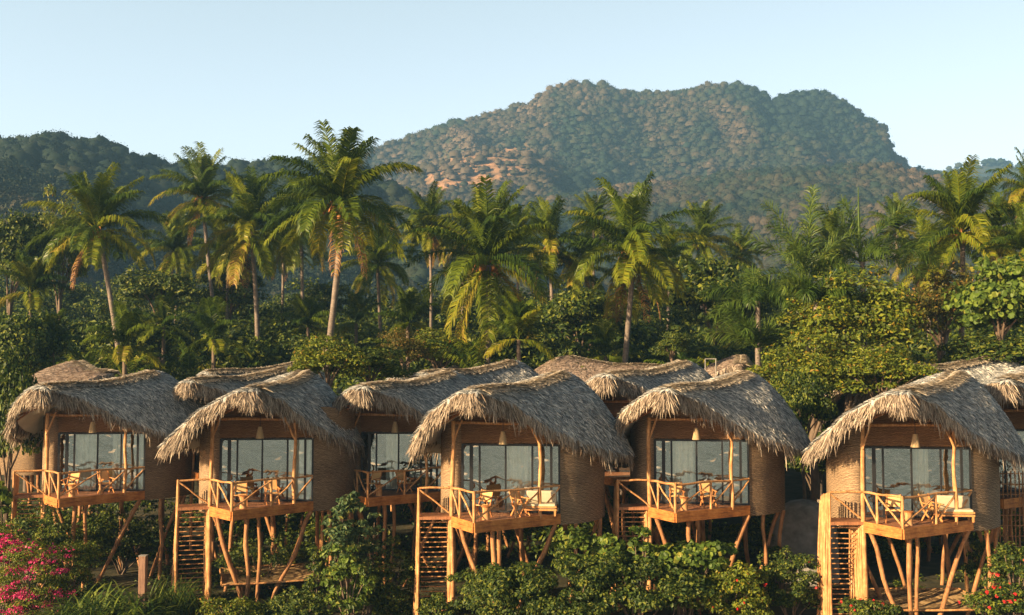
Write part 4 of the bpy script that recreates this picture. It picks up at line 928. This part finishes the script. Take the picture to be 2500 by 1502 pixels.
# pale pipe frame among the ginger plants
c = P(1722, 905, 55); root = empty('pipe_frame', (c[0], 55, c[2]-2)); mb = MB()
for x in (0, .55): mb.tube([(x, 0, -3), (x, 0, 2.6)], .03, 6)
mb.tube([(-.02, 0, 2.6), (.57, 0, 2.6)], .03, 6); mb.build('pipe', M['plaster'], root); tag(root, 'thin pale pipe frame standing beside the small steep gable', 'frame')
# small shrubs under huts etc: uncounted ground cover
rng = np.random.default_rng(77); n = 2600; y = rng.uniform(34, 62, n); x = rng.uniform(-.52, .52, n)*y; keep = fbm(x/3, y/3, 5) > .46; x, y = x[keep], y[keep]; zc = ground_z(x, y)
k = 26; C_ = np.repeat(np.stack([x, y, zc], 1), k, 0); ld = unit(rng.standard_normal((len(C_), 3))); ld[:, 2] = abs(ld[:, 2]); C_ = C_+ld*rng.uniform(.05, .38, len(C_))[:, None]
v, f = leaf_quads(C_, unit(ld+np.array([0, 0, .6])), .15, rng); mb = MB(); mb.add(v, f); tag(mb.build('ground_cover', M['leaf_mid']), kind='stuff')
# dark jungle behind the palms that reads as one mass
rng = np.random.default_rng(5); mb = MB(); mbt = MB()
def mass(x, y, r, top, nl, size):
    L, nr, cc = crown_pts(rng, (r, r, r*rng.uniform(.7, 1.0)), 26, nl, .36); gz = ground_at(x, y)
    v, f = leaf_quads(L+np.array([x, y, gz+top-r*.8]), nr, size, rng); (mb if rng.random() < .6 else mbt).add(v, f)
for k in range(300):
    y = rng.uniform(70, 150); px = rng.uniform(-120, 2620); x = (px-1250)/F*y
    topz = rng.uniform(8, 12.5) if y < 95 else rng.uniform(9, 14.5)
    mass(x, y, rng.uniform(2.6, 4.3), topz, 1500, .42)
for k in range(110):
    y = rng.uniform(58, 72); px = rng.uniform(-80, 2580); x = (px-1250)/F*y; mass(x, y, rng.uniform(1.8, 3.0), rng.uniform(6, 9.6) if y < 66 else rng.uniform(7, 11), 1300, .30)
for k in range(70):
    y = rng.uniform(47, 57); px = rng.uniform(-80, 2580); x = (px-1250)/F*y; mass(x, y, rng.uniform(1.2, 2.0), rng.uniform(1.5, 3.3), 900, .22)
tag(mb.build('jungle', M['leaf_dark']), kind='stuff'); tag(mbt.build('jungle', M['leaf_mid']), kind='stuff')
rng = np.random.default_rng(6); mb = MB()
for k in range(120):
    y = rng.uniform(57, 100); px = rng.uniform(-80, 2580); x = (px-1250)/F*y; gz = ground_at(x, y); h = rng.uniform(5.5, 9.0)
    for q in range(9): frond(mb, rng, np.array([x, y, gz+h]), rng.uniform(0, 6.28), rng.uniform(30, 85), rng.uniform(40, 90), rng.uniform(2.4, 3.8), rng.uniform(.0, .65), n=30, lw=.07, ll=.8)
tag(mb.build('palm_undergrowth', M['palm'], None, True), kind='stuff')
# ------------------------------------------------------------------ hill forest
def forest():
    rng = np.random.default_rng(12); u = np.linspace(-.56, .56, 240); DD = np.linspace(130, 1750, 420)
    U, D = np.meshgrid(u, DD, indexing='ij'); Z = ground_z(U*D, D); ang = (Z-CH)/D; run = np.maximum.accumulate(ang, 1)
    V, Fc, Tn = [], [], []; N = 0
    n = 150000; y = np.where(rng.random(n) < .75, rng.uniform(400, 960, n)**1.0, 130+1620*np.sqrt(rng.random(n))); y = np.where(rng.random(n) < .3, rng.uniform(130, 650, n), y); uu = rng.uniform(-.56, .56, n); x = uu*y
    z = ground_z(x, y); r = np.clip(rng.lognormal(.98, .38, n), 1.4, 6)*np.where(y < 450, 1.1, 1)*np.where(y > 700, 1.25, 1)*np.where(y > 1300, 1.6, 1)
    ui = np.clip(((uu+.56)/1.12*239).round().astype(int), 0, 239); di = np.clip(((y-130)/1620*419).round().astype(int), 0, 419)
    vis = ((z+9-CH)/y) > run[ui, np.maximum(di-1, 0)]-.001
    vis &= rng.random(n) > bare_at(x, y, False)*.84
    x, y, z, r = x[vis], y[vis], z[vis], r[vis]*1.1; print('forest trees', len(x))
    tn = np.clip((fbm(x/60, y/90, 21)-.47)*1.5+(vnoise(x/16, y/22, 31)-.5)*.35+.44+rng.normal(0, .11, len(x)), 0, 1)
    px = x/y*F+1250
    brown = ((y > 440) & (y < 660) & (px > 1450)) | ((y > 600) & (px < 1350)); tn = np.clip(tn+np.where(brown, .2, np.where(y < 450, .04, -.1)), 0, 1)
    for lo, hi, nl, ls in ((0, 300, 120, 1.0), (300, 480, 80, 1.15), (480, 800, 46, 1.6), (800, 3000, 34, 2.1)):
        s = (y >= lo) & (y < hi); m = s.sum()
        if not m: continue
        if lo >= 300:                       # whole crowns as uneven lumps, with loose leaves over them
            na, nb = 7, 4; th = np.linspace(0, 2*pi, na, endpoint=False)[None, :, None]+rng.uniform(0, 6, (m, 1, 1)); ph = np.linspace(-.25, 1.45, nb)[None, None, :]
            rr = r[s][:, None, None]*(.50+.34*(rng.random((m, na, nb))-.35)); vv = np.stack([x[s][:, None, None]+rr*np.cos(th)*np.cos(ph), y[s][:, None, None]+rr*np.sin(th)*np.cos(ph), z[s][:, None, None]+r[s][:, None, None]*.45+rr*.85*np.sin(ph)+0*th], -1)
            i, j = np.meshgrid(np.arange(na), np.arange(nb-1), indexing='ij'); i2 = (i+1) % na; fq = np.stack([i*nb+j, i2*nb+j, i2*nb+j+1, i*nb+j+1], -1).reshape(1, -1, 4)
            mbf.add(vv.reshape(-1, 3), (np.arange(m)[:, None, None]*na*nb+fq).reshape(-1, 4), np.repeat(tn[s], na*nb), True); nl = 36; ls = ls*.50
        ld = unit(rng.standard_normal((m, nl, 3))); ld[..., 2] = np.abs(ld[..., 2])*1.0-.15
        c = np.stack([x[s], y[s], z[s]+r[s]*.55], 1)[:, None]+ld*(r[s][:, None]*((.72 if lo < 300 else .50)+(.42 if lo < 300 else .34)*rng.random((m, nl))**.7))[..., None]*np.array([1, 1, .8])
        nr = unit(ld+.25*rng.standard_normal(ld.shape)); v, f = leaf_quads(c.reshape(-1, 3), nr.reshape(-1, 3), ls, rng, .75)
        mbf.add(v, f, np.repeat(tn[s], nl*4))
mbf = MB(); forest(); tag(mbf.build('hill_forest', M['forest'], None, True), kind='stuff')
# ------------------------------------------------------------------ haze
m, n, o = new_mat('haze air'); vol = n.nodes.new('ShaderNodeVolumePrincipled'); vol.inputs['Color'].default_value = (.26, .56, .95, 1)
vol.inputs['Density'].default_value = .00038; vol.inputs['Anisotropy'].default_value = .1; n.links.new(vol.outputs[0], o.inputs['Volume'])
mb = MB(); mb.box((0, 880, 138), (2900, 2320, 284)); hz_ = mb.build('haze', m); hz_.location = (0, 0, 0); tag(hz_, kind='stuff')
